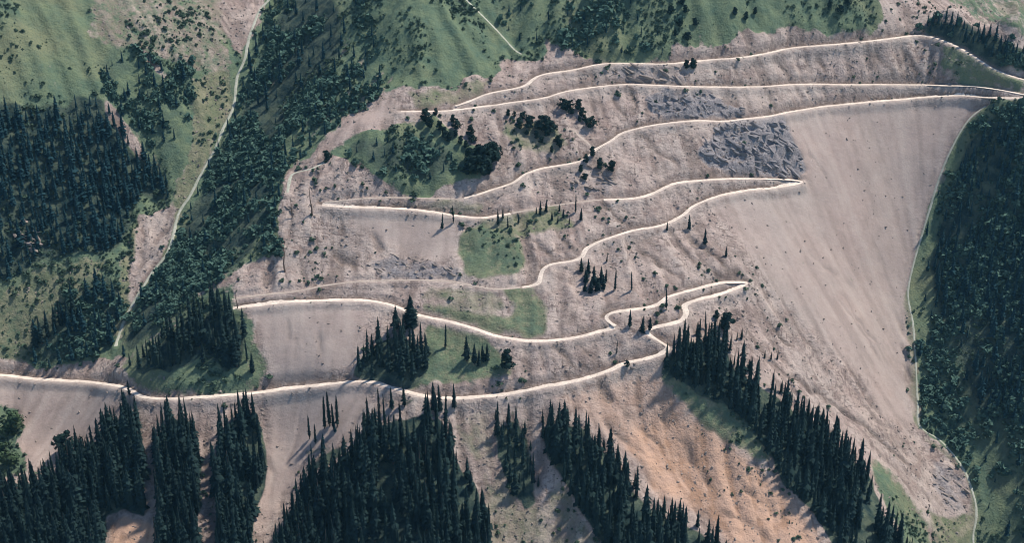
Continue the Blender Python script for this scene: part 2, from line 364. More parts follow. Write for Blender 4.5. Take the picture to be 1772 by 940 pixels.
def under(m, px):
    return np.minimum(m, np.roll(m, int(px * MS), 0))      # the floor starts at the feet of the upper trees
M = {
 'grass': np.maximum(raster([(0.60, MEADOW), (0.50, MEADOW2), (0.60, MEADOW3), (0.85, LEFT_UNDER), (0.52, G_GRASS), (0.68, G_STRIP)], 14), raster([LEFT_GREEN, (0.85, SPUR_FLANK), DOME, TOP_GREEN, RIGHT, (0.6, TR_GREEN), (0.7, TR_SCRUB), KNOLL, BL_BUSH, (0.3, F_E), (0.0, GULLY_SCREE), (0.1, TOPL_SCREE), (0.35, LEFT_PALE), (0.22, GULLY_BED), (0.42, LEFT_ROCKY), (0.0, GULLY_SCREE), (0.0, TOPL_SCREE), (0.1, STREAK1), (0.1, STREAK2), (0.15, STREAK3)], 3)),
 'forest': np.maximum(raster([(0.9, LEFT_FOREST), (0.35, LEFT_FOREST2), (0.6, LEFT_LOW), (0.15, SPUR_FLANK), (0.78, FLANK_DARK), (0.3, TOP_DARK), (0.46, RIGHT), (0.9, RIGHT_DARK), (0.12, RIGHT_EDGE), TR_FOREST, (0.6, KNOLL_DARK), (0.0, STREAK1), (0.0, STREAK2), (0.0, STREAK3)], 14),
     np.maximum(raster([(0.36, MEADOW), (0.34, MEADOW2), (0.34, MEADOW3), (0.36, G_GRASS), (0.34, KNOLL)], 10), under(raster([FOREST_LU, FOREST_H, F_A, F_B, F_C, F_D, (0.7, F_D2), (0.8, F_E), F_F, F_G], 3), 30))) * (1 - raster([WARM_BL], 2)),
 'rock': raster([ROCK1, (0.8, ROCK2), (0.5, ROCK3), (0.3, ROCK4), (0.2, ROCK5), (0.4, ROCK6), (0.7, ROCK7), (0.4, ROCK_ROW)], 10),
 'warm': np.maximum(raster([(0.45, WARM_UP), WARM], 24), raster([WARM_BL], 4)),
 'dry': raster([(0.9, MEADOW), (0.9, MEADOW2), (0.9, MEADOW3), (0.9, G_GRASS), (0.8, G_STRIP), LEFT_PALE, GULLY_BED, (0.7, OLIVE_A), (0.6, OLIVE_B), (0.7, OLIVE_C), (0.6, OLIVE_D), (0.5, OLIVE_E), (0.8, OLIVE_F), (0.7, OLIVE_G), (0.45, OLIVE_H), (0.8, OLIVE_I), (0.5, LEFT_ROCKY), (0.0, GULLY_SCREE)], 5),
 'smooth': raster([SMOOTH, SMOOTH2, SMOOTH3, SMOOTH4, SMOOTH5, SMOOTH6], 18),
}
def sample(m, u, v):
    fx = np.clip((u + PAD) * MS, 0, MW - 1.001); fy = np.clip((v + PAD) * MS, 0, MH - 1.001)
    ix = fx.astype(int); iy = fy.astype(int); fx = fx - ix; fy = fy - iy
    return (m[iy, ix] * (1 - fx) + m[iy, ix + 1] * fx) * (1 - fy) + (m[iy + 1, ix] * (1 - fx) + m[iy + 1, ix + 1] * fx) * fy

U, V, _f = project(X, Y, Z)
wu = U + fbm(X, Y, 14, 61, 3) * 6; wv = V + fbm(X, Y, 14, 71, 3) * 5
mask = {k: sample(m, wu, wv) for k, m in M.items()}

# ------------------------------------------------------------------ rills: noise dragged along the fall line
zc = core(Z).copy()
dzy, dzx = np.gradient(zc, STEP)
mag = np.hypot(dzx, dzy) + 1e-6
fx_, fy_ = -dzx / mag, -dzy / mag
ny, nx = zc.shape
def lic(seed, length):
    w = np.random.default_rng(seed).random(zc.shape) - 0.5
    acc = w.copy(); jj, ii = np.mgrid[0:ny, 0:nx]
    for sgn in (1, -1):
        px = ii.astype(float); py = jj.astype(float)
        for _ in range(length):
            ix = np.clip(px.round().astype(int), 0, nx - 1); iy = np.clip(py.round().astype(int), 0, ny - 1)
            px = px + sgn * fx_[iy, ix]; py = py + sgn * fy_[iy, ix]
            acc += w[np.clip(py.round().astype(int), 0, ny - 1), np.clip(px.round().astype(int), 0, nx - 1)]
    return acc / acc.std()
rill_f = lic(3, 16)
rill_c = lic(4, 34)
def blur2(a, k):
    for _ in range(k):
        a = (np.roll(a, 1, 0) + a + np.roll(a, -1, 0)) / 3; a = (np.roll(a, 1, 1) + a + np.roll(a, -1, 1)) / 3
    return a
rill_b = blur2(lic(5, 60), 9); rill_b /= rill_b.std()
rill_c = blur2(rill_c, 3); rill_c /= rill_c.std()
rill_f = blur2(rill_f, 1); rill_f /= rill_f.std()
Xc, Yc = core(X), core(Y)
cm = {k: core(v) for k, v in mask.items()}
bare = np.clip(1 - cm['grass'] - cm['forest'], 0, 1)
rough = 1 - 0.85 * cm['smooth']
patch = np.clip(fbm(Xc, Yc, 45, 91, 3) * 0.8 + 0.55, 0.1, 1.3)
Vc0 = core(V)
dzr = bare * rough * patch * (np.clip(rill_c, -2.2, 2.2) * 0.85 + np.clip(rill_f, -2.2, 2.2) * 0.32)
dzr += bare * rough * (fbm(Xc, Yc, 9, 101, 3) * 0.8)
dzr += (1 - bare) * (fbm(Xc, Yc, 16, 111, 4) * 1.1 + np.clip(rill_c, -2, 2) * 0.35 + np.clip(rill_b, -2, 2) * 3.0 * cm['grass'] * (Vc0 < 430))
ridged = (1 - np.abs(fbm(Xc * .35 + Yc * .25, Yc * 1.25 - Xc * .5, 9, 121, 4))) 
dzr += cm['rock'] * ((ridged - 0.5) * 4.2 + fbm(Xc, Yc, 4, 131, 2) * 1.2)
t = np.clip((best - rw - 0.6) / (5.0 * np.where(rw > 1.05, 0.72, 0.5) + 0.01), 0, 1); t = t * t * (3 - 2 * t)
t = np.where(best > 1e8, 1.0, t)
zc2 = (zc + dzr) * t + np.where(best > 1e8, 0, rz - 0.12) * (1 - t)
Z[j0:j0 + ny, i0:i0 + nx] = zc2
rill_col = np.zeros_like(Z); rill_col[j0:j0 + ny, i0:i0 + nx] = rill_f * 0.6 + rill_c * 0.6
near_road = np.zeros_like(Z); near_road[j0:j0 + ny, i0:i0 + nx] = np.where(rw > 1.05, np.exp(-(np.maximum(best - rw, 0) / 1.3) ** 2), 0)

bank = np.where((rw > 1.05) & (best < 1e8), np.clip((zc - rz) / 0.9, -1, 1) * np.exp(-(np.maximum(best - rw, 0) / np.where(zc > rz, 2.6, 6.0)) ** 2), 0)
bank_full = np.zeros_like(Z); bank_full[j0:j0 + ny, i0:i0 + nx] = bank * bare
def ground(x, y):
    return bil(core(Z), core_x, core_y, np.asarray(x, float), np.asarray(y, float))

# eroded scars and rills traced on the slope: (half width m, depth m, line)
SCARS = [
 (1.8,1.6,[(1036,658),(1046,676),(1058,702)]),(1.6,1.4,[(1119,688),(1140,712),(1162,742)]),(2.2,2.0,[(1184,772),(1200,790),(1212,815),(1236,846)]),
 (1.5,1.3,[(1284,838),(1300,858),(1312,868)]),(1.5,1.5,[(1300,600),(1340,634),(1386,662),(1430,690),(1461,712),(1511,750),(1551,786),(1590,828)]),
 (1.8,1.8,[(1560,560),(1566,600),(1572,640),(1580,690),(1588,715)]),(0.9,0.7,[(1456,508),(1486,555),(1521,600),(1541,648)]),(0.7,0.6,[(1440,500),(1470,545),(1505,590),(1530,640)]),
 (1.0,0.8,[(1321,553),(1345,580),(1368,602)]),(1.0,0.8,[(1356,560),(1386,586),(1418,612)]),(1.0,0.8,[(1400,440),(1440,470),(1480,500)]),
 (1.2,1.0,[(1100,224),(1130,250),(1166,280),(1190,304)]),(2.0,1.6,[(1180,395),(1210,425),(1250,455),(1292,484)]),(1.5,1.1,[(1160,400),(1190,440),(1240,470),(1284,484)]),
 (1.8,1.4,[(1336,98),(1352,118),(1372,138)]),(1.4,1.1,[(1411,93),(1422,108),(1432,124)]),(1.2,1.0,[(1500,84),(1530,104),(1560,136)]),(1.2,1.0,[(1556,88),(1580,112),(1592,138)]),
 (1.0,0.9,[(1050,160),(1064,180),(1080,206)]),(1.0,0.9,[(1090,160),(1104,190)]),(1.1,0.9,[(1035,345),(1070,375),(1090,392)]),(1.0,0.9,[(1100,430),(1140,455),(1180,480)]),
 (1.0,0.8,[(1020,130),(1036,142)]),(1.2,1.1,[(960,600),(985,625),(1010,645)]),(1.1,1.0,[(1000,600),(1030,622)]),(1.0,0.9,[(960,395),(985,425),(1005,442)]),(1.3,1.2,[(900,395),(935,425),(955,448)]),
 (1.4,1.0,[(640,395),(655,420),(668,440)]),(1.8,1.5,[(576,430),(590,445),(612,458)]),(1.0,0.7,[(590,385),(600,415)]),(1.0,0.8,[(548,565),(552,590),(555,615)]),(0.9,0.7,[(498,560),(500,590)]),
 (1.2,1.0,[(470,790),(468,830),(466,880)]),(0.9,0.8,[(520,700),(510,760),(498,820)]),(1.0,0.9,[(880,180),(905,200)]),(1.4,1.2,[(1190,700),(1225,740),(1262,770)]),
 (1.3,1.0,[(1040,720),(1075,756),(1110,780)]),(1.2,1.0,[(1240,880),(1290,905),(1330,935)]),(1.2,0.9,[(1070,690),(1100,730),(1150,780)]),(0.6,0.5,[(1390,250),(1420,290),(1440,330)]),
]
scar = np.zeros_like(zc2)
for hw, dep, pts in SCARS:
    qd = dense(pts, 1.5); p = raycast(qd[:, 0], qd[:, 1], Z); p = p[~np.isnan(p[:, 0])]
    lo_i, hi_i = int((p[:, 0].min() - 8 - core_x[0]) / STEP), int((p[:, 0].max() + 8 - core_x[0]) / STEP)
    lo_j, hi_j = int((p[:, 1].min() - 8 - core_y[0]) / STEP), int((p[:, 1].max() + 8 - core_y[0]) / STEP)
    lo_i, lo_j = max(lo_i, 0), max(lo_j, 0)
    sx, sy = Xc[lo_j:hi_j, lo_i:hi_i], Yc[lo_j:hi_j, lo_i:hi_i]
    wx = sx + fbm(sx, sy, 7, 181, 2) * 1.8; wy = sy + fbm(sx, sy, 7, 191, 2) * 1.8
    d2 = np.full(sx.shape, 1e9); along = np.zeros(sx.shape)
    for k_, pp in enumerate(p[::2]):
        dd = (wx - pp[0]) ** 2 + (wy - pp[1]) ** 2
        along = np.where(dd < d2, k_ / max(1, len(p[::2]) - 1), along); d2 = np.minimum(d2, dd)
    prof = np.exp(-d2 / (hw * 1.15) ** 2) * np.clip(np.sin(np.pi * np.clip(along, .08, .92)) * 1.4, 0, 1) * np.clip(0.75 + 0.7 * fbm(sx, sy, 9, 201, 2), 0, 1.3)
    prof *= np.where(best[lo_j:hi_j, lo_i:hi_i] > rw[lo_j:hi_j, lo_i:hi_i] + .8, 1, 0)
    scar[lo_j:hi_j, lo_i:hi_i] = np.maximum(scar[lo_j:hi_j, lo_i:hi_i], prof)
    Z[j0 + lo_j:j0 + hi_j, i0 + lo_i:i0 + hi_i] -= prof * dep * 1.5
scar_full = np.zeros_like(Z); scar_full[j0:j0 + ny, i0:i0 + nx] = np.clip(scar * 1.7, 0, 1)

# ------------------------------------------------------------------ materials
def new_mat(name, rough=0.95, spec=0.15):
    m = bpy.data.materials.new(name); m.use_nodes = True
    b = m.node_tree.nodes['Principled BSDF']
    b.inputs['Roughness'].default_value = rough
    b.inputs['Specular IOR Level'].default_value = spec
    return m, m.node_tree, b

class NT:
    def __init__(s, nt): s.t = nt; s.n = nt.nodes; s.l = nt.links
    def noise(s, scale, detail=4, rough=0.55, vec=None):
        q = s.n.new('ShaderNodeTexNoise'); q.inputs['Scale'].default_value = scale
        q.inputs['Detail'].default_value = detail; q.inputs['Roughness'].default_value = rough
        if vec is not None: s.l.new(vec, q.inputs['Vector'])
        return q.outputs['Fac']
    def ramp(s, fac, a, b, lo=0.0, hi=1.0):
        q = s.n.new('ShaderNodeMapRange'); q.inputs[1].default_value = a; q.inputs[2].default_value = b
        q.inputs[3].default_value = lo; q.inputs[4].default_value = hi; s.l.new(fac, q.inputs[0]); return q.outputs[0]
    def mix(s, fac, a, b, mode='MIX'):
        q = s.n.new('ShaderNodeMix'); q.data_type = 'RGBA'; q.blend_type = mode
        for sock, val in ((q.inputs[0], fac), (q.inputs[6], a), (q.inputs[7], b)):
            if isinstance(val, (int, float)): sock.default_value = val
            elif isinstance(val, tuple): sock.default_value = (*val, 1)
            else: s.l.new(val, sock)
        return q.outputs[2]
    def math(s, op, a, b=0.0, clamp=False):
        q = s.n.new('ShaderNodeMath'); q.operation = op; q.use_clamp = clamp
        for sock, val in ((q.inputs[0], a), (q.inputs[1], b)):
            if isinstance(val, (int, float)): sock.default_value = val
            else: s.l.new(val, sock)
        return q.outputs[0]
    def attr(s, name):
        q = s.n.new('ShaderNodeAttribute'); q.attribute_name = name; return q
    def sep(s, col):
        q = s.n.new('ShaderNodeSeparateColor'); s.l.new(col, q.inputs[0]); return q.outputs
    def bump(s, h, strength, dist):
        q = s.n.new('ShaderNodeBump'); q.inputs['Strength'].default_value = strength; q.inputs['Distance'].default_value = dist
        s.l.new(h, q.inputs['Height']); return q.outputs[0]
    def coord(s):
        return s.n.new('ShaderNodeTexCoord').outputs['Object']

mat_ground, nt, bs = new_mat('mountainside')
g = NT(nt); co = g.coord()
aA = g.attr('cover_a'); sA = g.sep(aA.outputs['Color'])
aB = g.attr('cover_b'); sB = g.sep(aB.outputs['Color'])
m_grass, m_forest, m_rock = sA[0], sA[1], sA[2]; m_warm = aA.outputs['Alpha']
m_dry, m_rill, m_road = sB[0], sB[1], sB[2]; m_smooth = aB.outputs['Alpha']
big = g.noise(0.016, 5, 0.6, co); mid = g.noise(0.12, 5, 0.6, co); fine = g.noise(0.9, 4, 0.65, co)
scree = g.mix(g.ramp(big, 0.35, 0.65), (0.360, 0.280, 0.246), (0.330, 0.276, 0.246))
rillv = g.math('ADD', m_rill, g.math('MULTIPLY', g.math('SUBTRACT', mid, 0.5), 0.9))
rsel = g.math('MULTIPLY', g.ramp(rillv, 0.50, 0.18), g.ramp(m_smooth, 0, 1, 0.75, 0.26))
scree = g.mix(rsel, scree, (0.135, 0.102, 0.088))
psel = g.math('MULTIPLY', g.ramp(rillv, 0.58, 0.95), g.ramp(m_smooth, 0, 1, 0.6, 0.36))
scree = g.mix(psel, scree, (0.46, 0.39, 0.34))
scree = g.mix(g.math('MULTIPLY', g.ramp(fine, 0.52, 0.72), g.ramp(m_smooth, 0, 1, 0.55, 0.12)), scree, (0.17, 0.14, 0.12))
# short stripes of darker rubble lying along the fall line and across it
mp = g.n.new('ShaderNodeMapping'); mp.inputs['Scale'].default_value = (0.16, 0.55, 0.55); mp.inputs['Rotation'].default_value = (0, 0, 0.15); nt.links.new(co, mp.inputs['Vector'])
dash = g.noise(1.0, 3, 0.6, mp.outputs[0])
mp2 = g.n.new('ShaderNodeMapping'); mp2.inputs['Scale'].default_value = (0.5, 0.14, 0.14); mp2.inputs['Rotation'].default_value = (0, 0, 0.75); nt.links.new(co, mp2.inputs['Vector'])
dash2 = g.noise(1.0, 3, 0.6, mp2.outputs[0])
dsel = g.math('MAXIMUM', g.ramp(dash, 0.53, 0.62), g.ramp(dash2, 0.54, 0.62))
dsel = g.math('MULTIPLY', dsel, g.math('MULTIPLY', g.ramp(m_smooth, 0, 1, 0.85, 0.12), g.ramp(g.noise(0.045, 3, 0.6, co), 0.36, 0.58)))
scree = g.mix(dsel, scree, (0.125, 0.092, 0.082))
grain = g.noise(2.6, 3, 0.7, co)
soil = g.noise(0.075, 6, 0.68, co)
scree = g.mix(g.math('MULTIPLY', g.ramp(soil, 0.52, 0.62), g.ramp(m_smooth, 0, 1, 0.62, 0.08)), scree, (0.205, 0.148, 0.128))
scree = g.mix(g.math('MULTIPLY', g.ramp(soil, 0.46, 0.36), g.ramp(m_smooth, 0, 1, 0.5, 0.2)), scree, (0.45, 0.37, 0.32))
scree = g.mix(g.ramp(grain, 0.5, 0.72, 0, 0.42), scree, (0.20, 0.165, 0.14))
scree = g.mix(g.ramp(grain, 0.5, 0.3, 0, 0.35), scree, (0.47, 0.40, 0.35))
warm = g.mix(g.ramp(mid, 0.3, 0.7), (0.47, 0.305, 0.215), (0.42, 0.285, 0.215))
scree = g.mix(g.math('MULTIPLY', m_warm, 1.1, True), scree, g.mix(g.math('MAXIMUM', g.math('MULTIPLY', rsel, 0.8), g.ramp(grain, 0.5, 0.72, 0, 0.5)), warm, (0.20, 0.115, 0.07)))
dry = g.mix(g.ramp(mid, 0.35, 0.65), (0.215, 0.205, 0.135), (0.118, 0.138, 0.082))
dry = g.mix(g.math('MULTIPLY', g.ramp(fine, 0.52, 0.7), 0.6), dry, (0.07, 0.085, 0.055))
ground_c = g.mix(g.ramp(g.math('ADD', m_dry, g.math('MULTIPLY', g.math('SUBTRACT', mid, 0.5), 0.9)), 0.3, 0.8), scree, dry)
rockc = g.mix(g.ramp(fine, 0.35, 0.65), (0.275, 0.255, 0.255), (0.125, 0.117, 0.125))
ground_c = g.mix(g.ramp(g.math('ADD', m_rock, g.math('SUBTRACT', mid, 0.5)), 0.25, 0.6), ground_c, rockc)
grass = g.mix(g.ramp(mid, 0.35, 0.68), (0.135, 0.172, 0.100), (0.072, 0.116, 0.082))
grass = g.mix(g.math('MULTIPLY', g.ramp(big, 0.5, 0.66), 0.6), grass, (0.185, 0.185, 0.105))
grass = g.mix(g.math('MULTIPLY', g.ramp(fine, 0.5, 0.68), 0.5), grass, (0.05, 0.085, 0.062))
gsel = g.ramp(g.math('ADD', m_grass, g.math('MULTIPLY', g.math('SUBTRACT', g.noise(0.2, 5, 0.65, co), 0.5), 1.7)), 0.30, 0.66)
ground_c = g.mix(gsel, ground_c, grass)
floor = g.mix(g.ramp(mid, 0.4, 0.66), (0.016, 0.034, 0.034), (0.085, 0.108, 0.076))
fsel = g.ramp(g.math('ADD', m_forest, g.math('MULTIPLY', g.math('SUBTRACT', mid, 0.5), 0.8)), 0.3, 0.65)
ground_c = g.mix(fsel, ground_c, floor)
ground_c = g.mix(g.math('MULTIPLY', m_road, g.ramp(fine, 0.35, 0.65, 0.0, 0.35)), ground_c, (0.40, 0.34, 0.29))
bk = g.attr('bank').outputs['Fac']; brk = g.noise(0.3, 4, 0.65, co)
ground_c = g.mix(g.math('MULTIPLY', g.ramp(bk, 0.1, 0.8), g.ramp(brk, 0.33, 0.55, 0.3, 0.95)), ground_c, (0.135, 0.10, 0.082))  # uphill cut bank: dark soil, with the bank's shade painted in too
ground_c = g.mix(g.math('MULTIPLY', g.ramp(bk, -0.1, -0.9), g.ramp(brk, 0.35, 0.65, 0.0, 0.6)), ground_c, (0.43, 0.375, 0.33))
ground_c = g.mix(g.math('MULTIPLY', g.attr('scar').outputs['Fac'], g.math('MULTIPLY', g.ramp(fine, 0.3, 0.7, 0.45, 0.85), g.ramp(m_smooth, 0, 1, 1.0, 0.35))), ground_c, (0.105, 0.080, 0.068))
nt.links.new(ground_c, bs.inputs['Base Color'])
hsum = g.math('ADD', g.math('MULTIPLY', fine, 0.6), g.math('MULTIPLY', g.noise(0.35, 5, 0.6, co), 1.6))
bq = g.n.new('ShaderNodeBump'); bq.inputs['Distance'].default_value = 0.9
nt.links.new(g.ramp(m_smooth, 0, 1, 0.75, 0.22), bq.inputs['Strength']); nt.links.new(hsum, bq.inputs['Height'])
nt.links.new(bq.outputs[0], bs.inputs['Normal'])

def road_material(name, c1, c2, dark):
    m, nt, b = new_mat(name, 0.95, 0.1); q = NT(nt); co = q.coord()
    c = q.mix(q.ramp(q.noise(0.13, 5, 0.65, co), 0.4, 0.6), c1, c2)
    c = q.mix(q.math('MULTIPLY', q.ramp(q.noise(0.9, 4, 0.65, co), 0.5, 0.68), 0.75), c, dark)
    nt.links.new(c, b.inputs['Base Color'])
    nt.links.new(q.bump(q.noise(1.1, 4, 0.6, co), 0.5, 0.25), b.inputs['Normal'])
    return m
mat_road = road_material('road_dust', (0.68, 0.59, 0.50), (0.55, 0.47, 0.40), (0.36, 0.30, 0.25))
mat_track = road_material('track_gravel', (0.41, 0.35, 0.30), (0.34, 0.285, 0.245), (0.25, 0.22, 0.18))
mat_path = road_material('path_gravel', (0.42, 0.42, 0.35), (0.33, 0.34, 0.27), (0.20, 0.22, 0.16))

def foliage_material(name, dark, light, warm=None):
    m, nt, b = new_mat(name, 0.85, 0.12); q = NT(nt)
    at = q.attr('tint'); oi = q.n.new('ShaderNodeObjectInfo')
    f = q.math('ADD', q.math('MULTIPLY', at.outputs['Fac'], 0.6), q.math('MULTIPLY', oi.outputs['Random'], 0.4))
    nt.links.new(q.mix(f, dark, light), b.inputs['Base Color'])
    b.inputs['Specular IOR Level'].default_value = 0.04
    return m
mat_needle = foliage_material('conifer_needles', (0.003, 0.008, 0.011), (0.022, 0.043, 0.041))
mat_hazed_wood = foliage_material('hazed_needles', (0.004, 0.018, 0.026), (0.018, 0.048, 0.056))  # bluer than the near needles: distance haze painted into the base colour
mat_round = foliage_material('pine_needles', (0.007, 0.018, 0.018), (0.022, 0.042, 0.036))
mat_leaf = foliage_material('leaf', (0.035, 0.060, 0.035), (0.075, 0.115, 0.055))
mat_thicket = foliage_material('thicket_leaf', (0.014, 0.044, 0.046), (0.085, 0.145, 0.108))
mat_scrub = foliage_material('scrub_leaf', (0.036, 0.066, 0.050), (0.095, 0.135, 0.084))
mat_bark, nt, b = new_mat('bark', 0.9); q = NT(nt)
nt.links.new(q.mix(q.noise(2.0, 4, 0.6, q.coord()), (0.055, 0.043, 0.035), (0.12, 0.095, 0.08)), b.inputs['Base Color'])
mat_dead, nt, b = new_mat('dead_wood', 0.9); q = NT(nt)
nt.links.new(q.mix(q.noise(2.0, 4, 0.6, q.coord()), (0.09, 0.06, 0.045), (0.17, 0.125, 0.10)), b.inputs['Base Color'])
def rock_material(name, a, c):
    m, nt, b = new_mat(name, 0.92, 0.2); q = NT(nt); co = q.coord()
    oi = q.n.new('ShaderNodeObjectInfo'); at = q.attr('tint')
    f = q.math('ADD', q.math('MULTIPLY', q.noise(0.9, 4, 0.6, co), 0.6), q.math('MULTIPLY', q.math('ADD', oi.outputs['Random'], at.outputs['Fac']), 0.22))
    nt.links.new(q.mix(f, a, c), b.inputs['Base Color'])
    nt.links.new(q.bump(q.noise(1.6, 5, 0.65, co), 0.6, 0.4), b.inputs['Normal'])
    return m
mat_rock = rock_material('crag_rock', (0.085, 0.082, 0.092), (0.30, 0.278, 0.278))
mat_stone = rock_material('scree_stone', (0.11, 0.09, 0.08), (0.36, 0.30, 0.26))

# ------------------------------------------------------------------ mesh helpers
def link(o, parent=None):
    scene.collection.objects.link(o)
    if parent is not None: o.parent = parent
    return o
def np_mesh(name, verts, faces, mat, smooth_=False):
    me = bpy.data.meshes.new(name)
    verts = np.asarray(verts, np.float32); faces = np.asarray(faces, np.int32)
    k = faces.shape[1]
    me.vertices.add(len(verts)); me.vertices.foreach_set('co', verts.ravel())
    me.loops.add(faces.size); me.loops.foreach_set('vertex_index', faces.ravel())
    me.polygons.add(len(faces)); me.polygons.foreach_set('loop_start', np.arange(0, faces.size, k, dtype=np.int32))
    me.polygons.foreach_set('loop_total', np.full(len(faces), k, np.int32))
    me.polygons.foreach_set('use_smooth', np.full(len(faces), smooth_, bool))
    me.materials.append(mat); me.update(calc_edges=True)
    return me
def add_tint(me, vals):
    a = me.attributes.new('tint', 'FLOAT', 'POINT'); a.data.foreach_set('value', np.asarray(vals, np.float32))
def tag(o, label=None, cat=None, group=None, kind=None):
    if label: o['label'] = label
    if cat: o['category'] = cat
    if group: o['group'] = group
    if kind: o['kind'] = kind
    return o

# ------------------------------------------------------------------ the mountainside
idx = np.arange(NX * NY).reshape(NY, NX)
quads = np.stack([idx[:-1, :-1], idx[:-1, 1:], idx[1:, 1:], idx[1:, :-1]], -1).reshape(-1, 4)
chute = np.zeros_like(Z); chute[j0:j0 + ny, i0:i0 + nx] = np.clip((np.clip(rill_c, -3, 3) * .6 - rill_b * .7 + fbm(Xc, Yc, 30, 211, 3) * .8 - 0.9) * 1.2, 0, 1) * (Vc0 < 330)
chute *= np.clip(mask['grass'] * 2 - 0.4, 0, 1)
mask['grass'] = mask['grass'] * (1 - 0.75 * chute * (1 - np.clip(mask['forest'] * 1.3, 0, 1)))
mask['dry'] = np.maximum(mask['dry'], chute * 0.75)
me = np_mesh('mountainside', np.stack([X, Y, Z], -1).reshape(-1, 3), quads, mat_ground, True)
ca = me.attributes.new('cover_a', 'FLOAT_COLOR', 'POINT')
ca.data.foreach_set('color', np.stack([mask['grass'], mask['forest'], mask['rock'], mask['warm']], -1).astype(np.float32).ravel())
cb = me.attributes.new('cover_b', 'FLOAT_COLOR', 'POINT')
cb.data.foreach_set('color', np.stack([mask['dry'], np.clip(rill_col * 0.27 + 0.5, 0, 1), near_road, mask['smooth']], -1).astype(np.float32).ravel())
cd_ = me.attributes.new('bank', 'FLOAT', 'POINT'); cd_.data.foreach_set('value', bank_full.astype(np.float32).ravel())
cc = me.attributes.new('scar', 'FLOAT', 'POINT'); cc.data.foreach_set('value', scar_full.astype(np.float32).ravel())
tag(link(bpy.data.objects.new('mountainside', me)), 'steep mountainside of pinkish scree and green slopes', kind='structure')

ROAD_LABELS = {
 'lowest': ('road', 'lowest pale dirt road with the hairpins on its right', mat_road),
 'middle': ('road', 'pale dirt road curving above the dark conifer clump in mid slope', mat_road),
 'upper_middle': ('road', 'pale dirt road zigzagging to the sharp hairpin at the big scree fan', mat_road),
 'upper': ('road', 'pale dirt road climbing under the green knoll to the right', mat_road),
 'high': ('road', 'second dirt road from the top running level to the pass', mat_road),
 'top': ('road', 'topmost dirt road bending over the shoulder at upper right', mat_road),
 'left_bench': ('road', 'pale level dirt road across the grey scree on the left spur', mat_road),
 'faint_link': ('track', 'faint track passing the conifer group above the meadow', mat_track),
 'faint_bench': ('track', 'faint track along the foot of the green knoll', mat_track),
 'streambed': ('streambed', 'thin pale stony channel between the scree fan and the right forest', mat_path),
 'track': ('track', 'narrow faint track just above the middle road', mat_track),
 'path': ('path', 'pale gravel path winding down the green gully on the left', mat_path),
 'crest_path': ('footpath', 'short footpath on the left crest', mat_path),
 'trail': ('footpath', 'pale footpath slanting down the green slope at top', mat_path),
 'knoll_trail': ('footpath', 'short pale footpath dropping between pine clumps to the road', mat_track),
}
for key, (hw, p) in road_lines.items():
    nm, lab, mt = ROAD_LABELS[key]
    tng = np.gradient(p[:, :2], axis=0); tng /= np.linalg.norm(tng, axis=1)[:, None] + 1e-9
    nrm = np.stack([-tng[:, 1], tng[:, 0]], -1)
    s = np.arange(len(p)).astype(float)
    rows = []
    offs = (-1.0, -0.45, 0.0, 0.45, 1.0)
    for q, o in enumerate(offs):
        wv_ = hw * (1 + 0.30 * vnoise(s / 9, s * 0 + 3.3 * q, 200 + q) + 0.16 * vnoise(s / 2.2, s * 0 + q, 300 + q))
        xy = p[:, :2] + nrm * (o * wv_)[:, None]
        gz = ground(xy[:, 0], xy[:, 1])
        z = np.maximum(gz, p[:, 2] - 0.12) + (0.16 if abs(o) < 0.9 else 0.03)
        if hw < 1.05: z = gz + (0.22 if abs(o) < 0.9 else 0.06)
        rows.append(np.stack([xy[:, 0], xy[:, 1], z], -1))
    Vv = np.stack(rows, 1); ns = len(p)
    ii = np.arange(ns * 5).reshape(ns, 5)
    fc = np.stack([ii[:-1, :-1], ii[:-1, 1:], ii[1:, 1:], ii[1:, :-1]], -1).reshape(-1, 4)
    tag(link(bpy.data.objects.new(nm, np_mesh(nm, Vv.reshape(-1, 3), fc[:, ::-1], mt, True))), lab, kind='structure')

# ------------------------------------------------------------------ tree shapes (unit height 1)
def trunk_shape(seed, r0=0.018, top=0.97, sides=6, bend=0.01):
    rr = np.random.default_rng(seed); v = []; f = []
    hs = (-0.05, 0.25, 0.6, top)
    off = rr.normal(0, bend, (4, 2)); off[0] = 0
    for k, h in enumerate(hs):
        r = r0 * (1 - 0.86 * max(h, 0) / top)
        for q in range(sides):
            a = 2 * math.pi * q / sides
            v.append((off[k, 0] + r * math.cos(a), off[k, 1] + r * math.sin(a), h))
    for k in range(3):
        for q in range(sides):
            a, b = k * sides + q, k * sides + (q + 1) % sides
            f.append((a, b, b + sides)); f.append((a, b + sides, a + sides))
    return np.array(v), np.array(f)

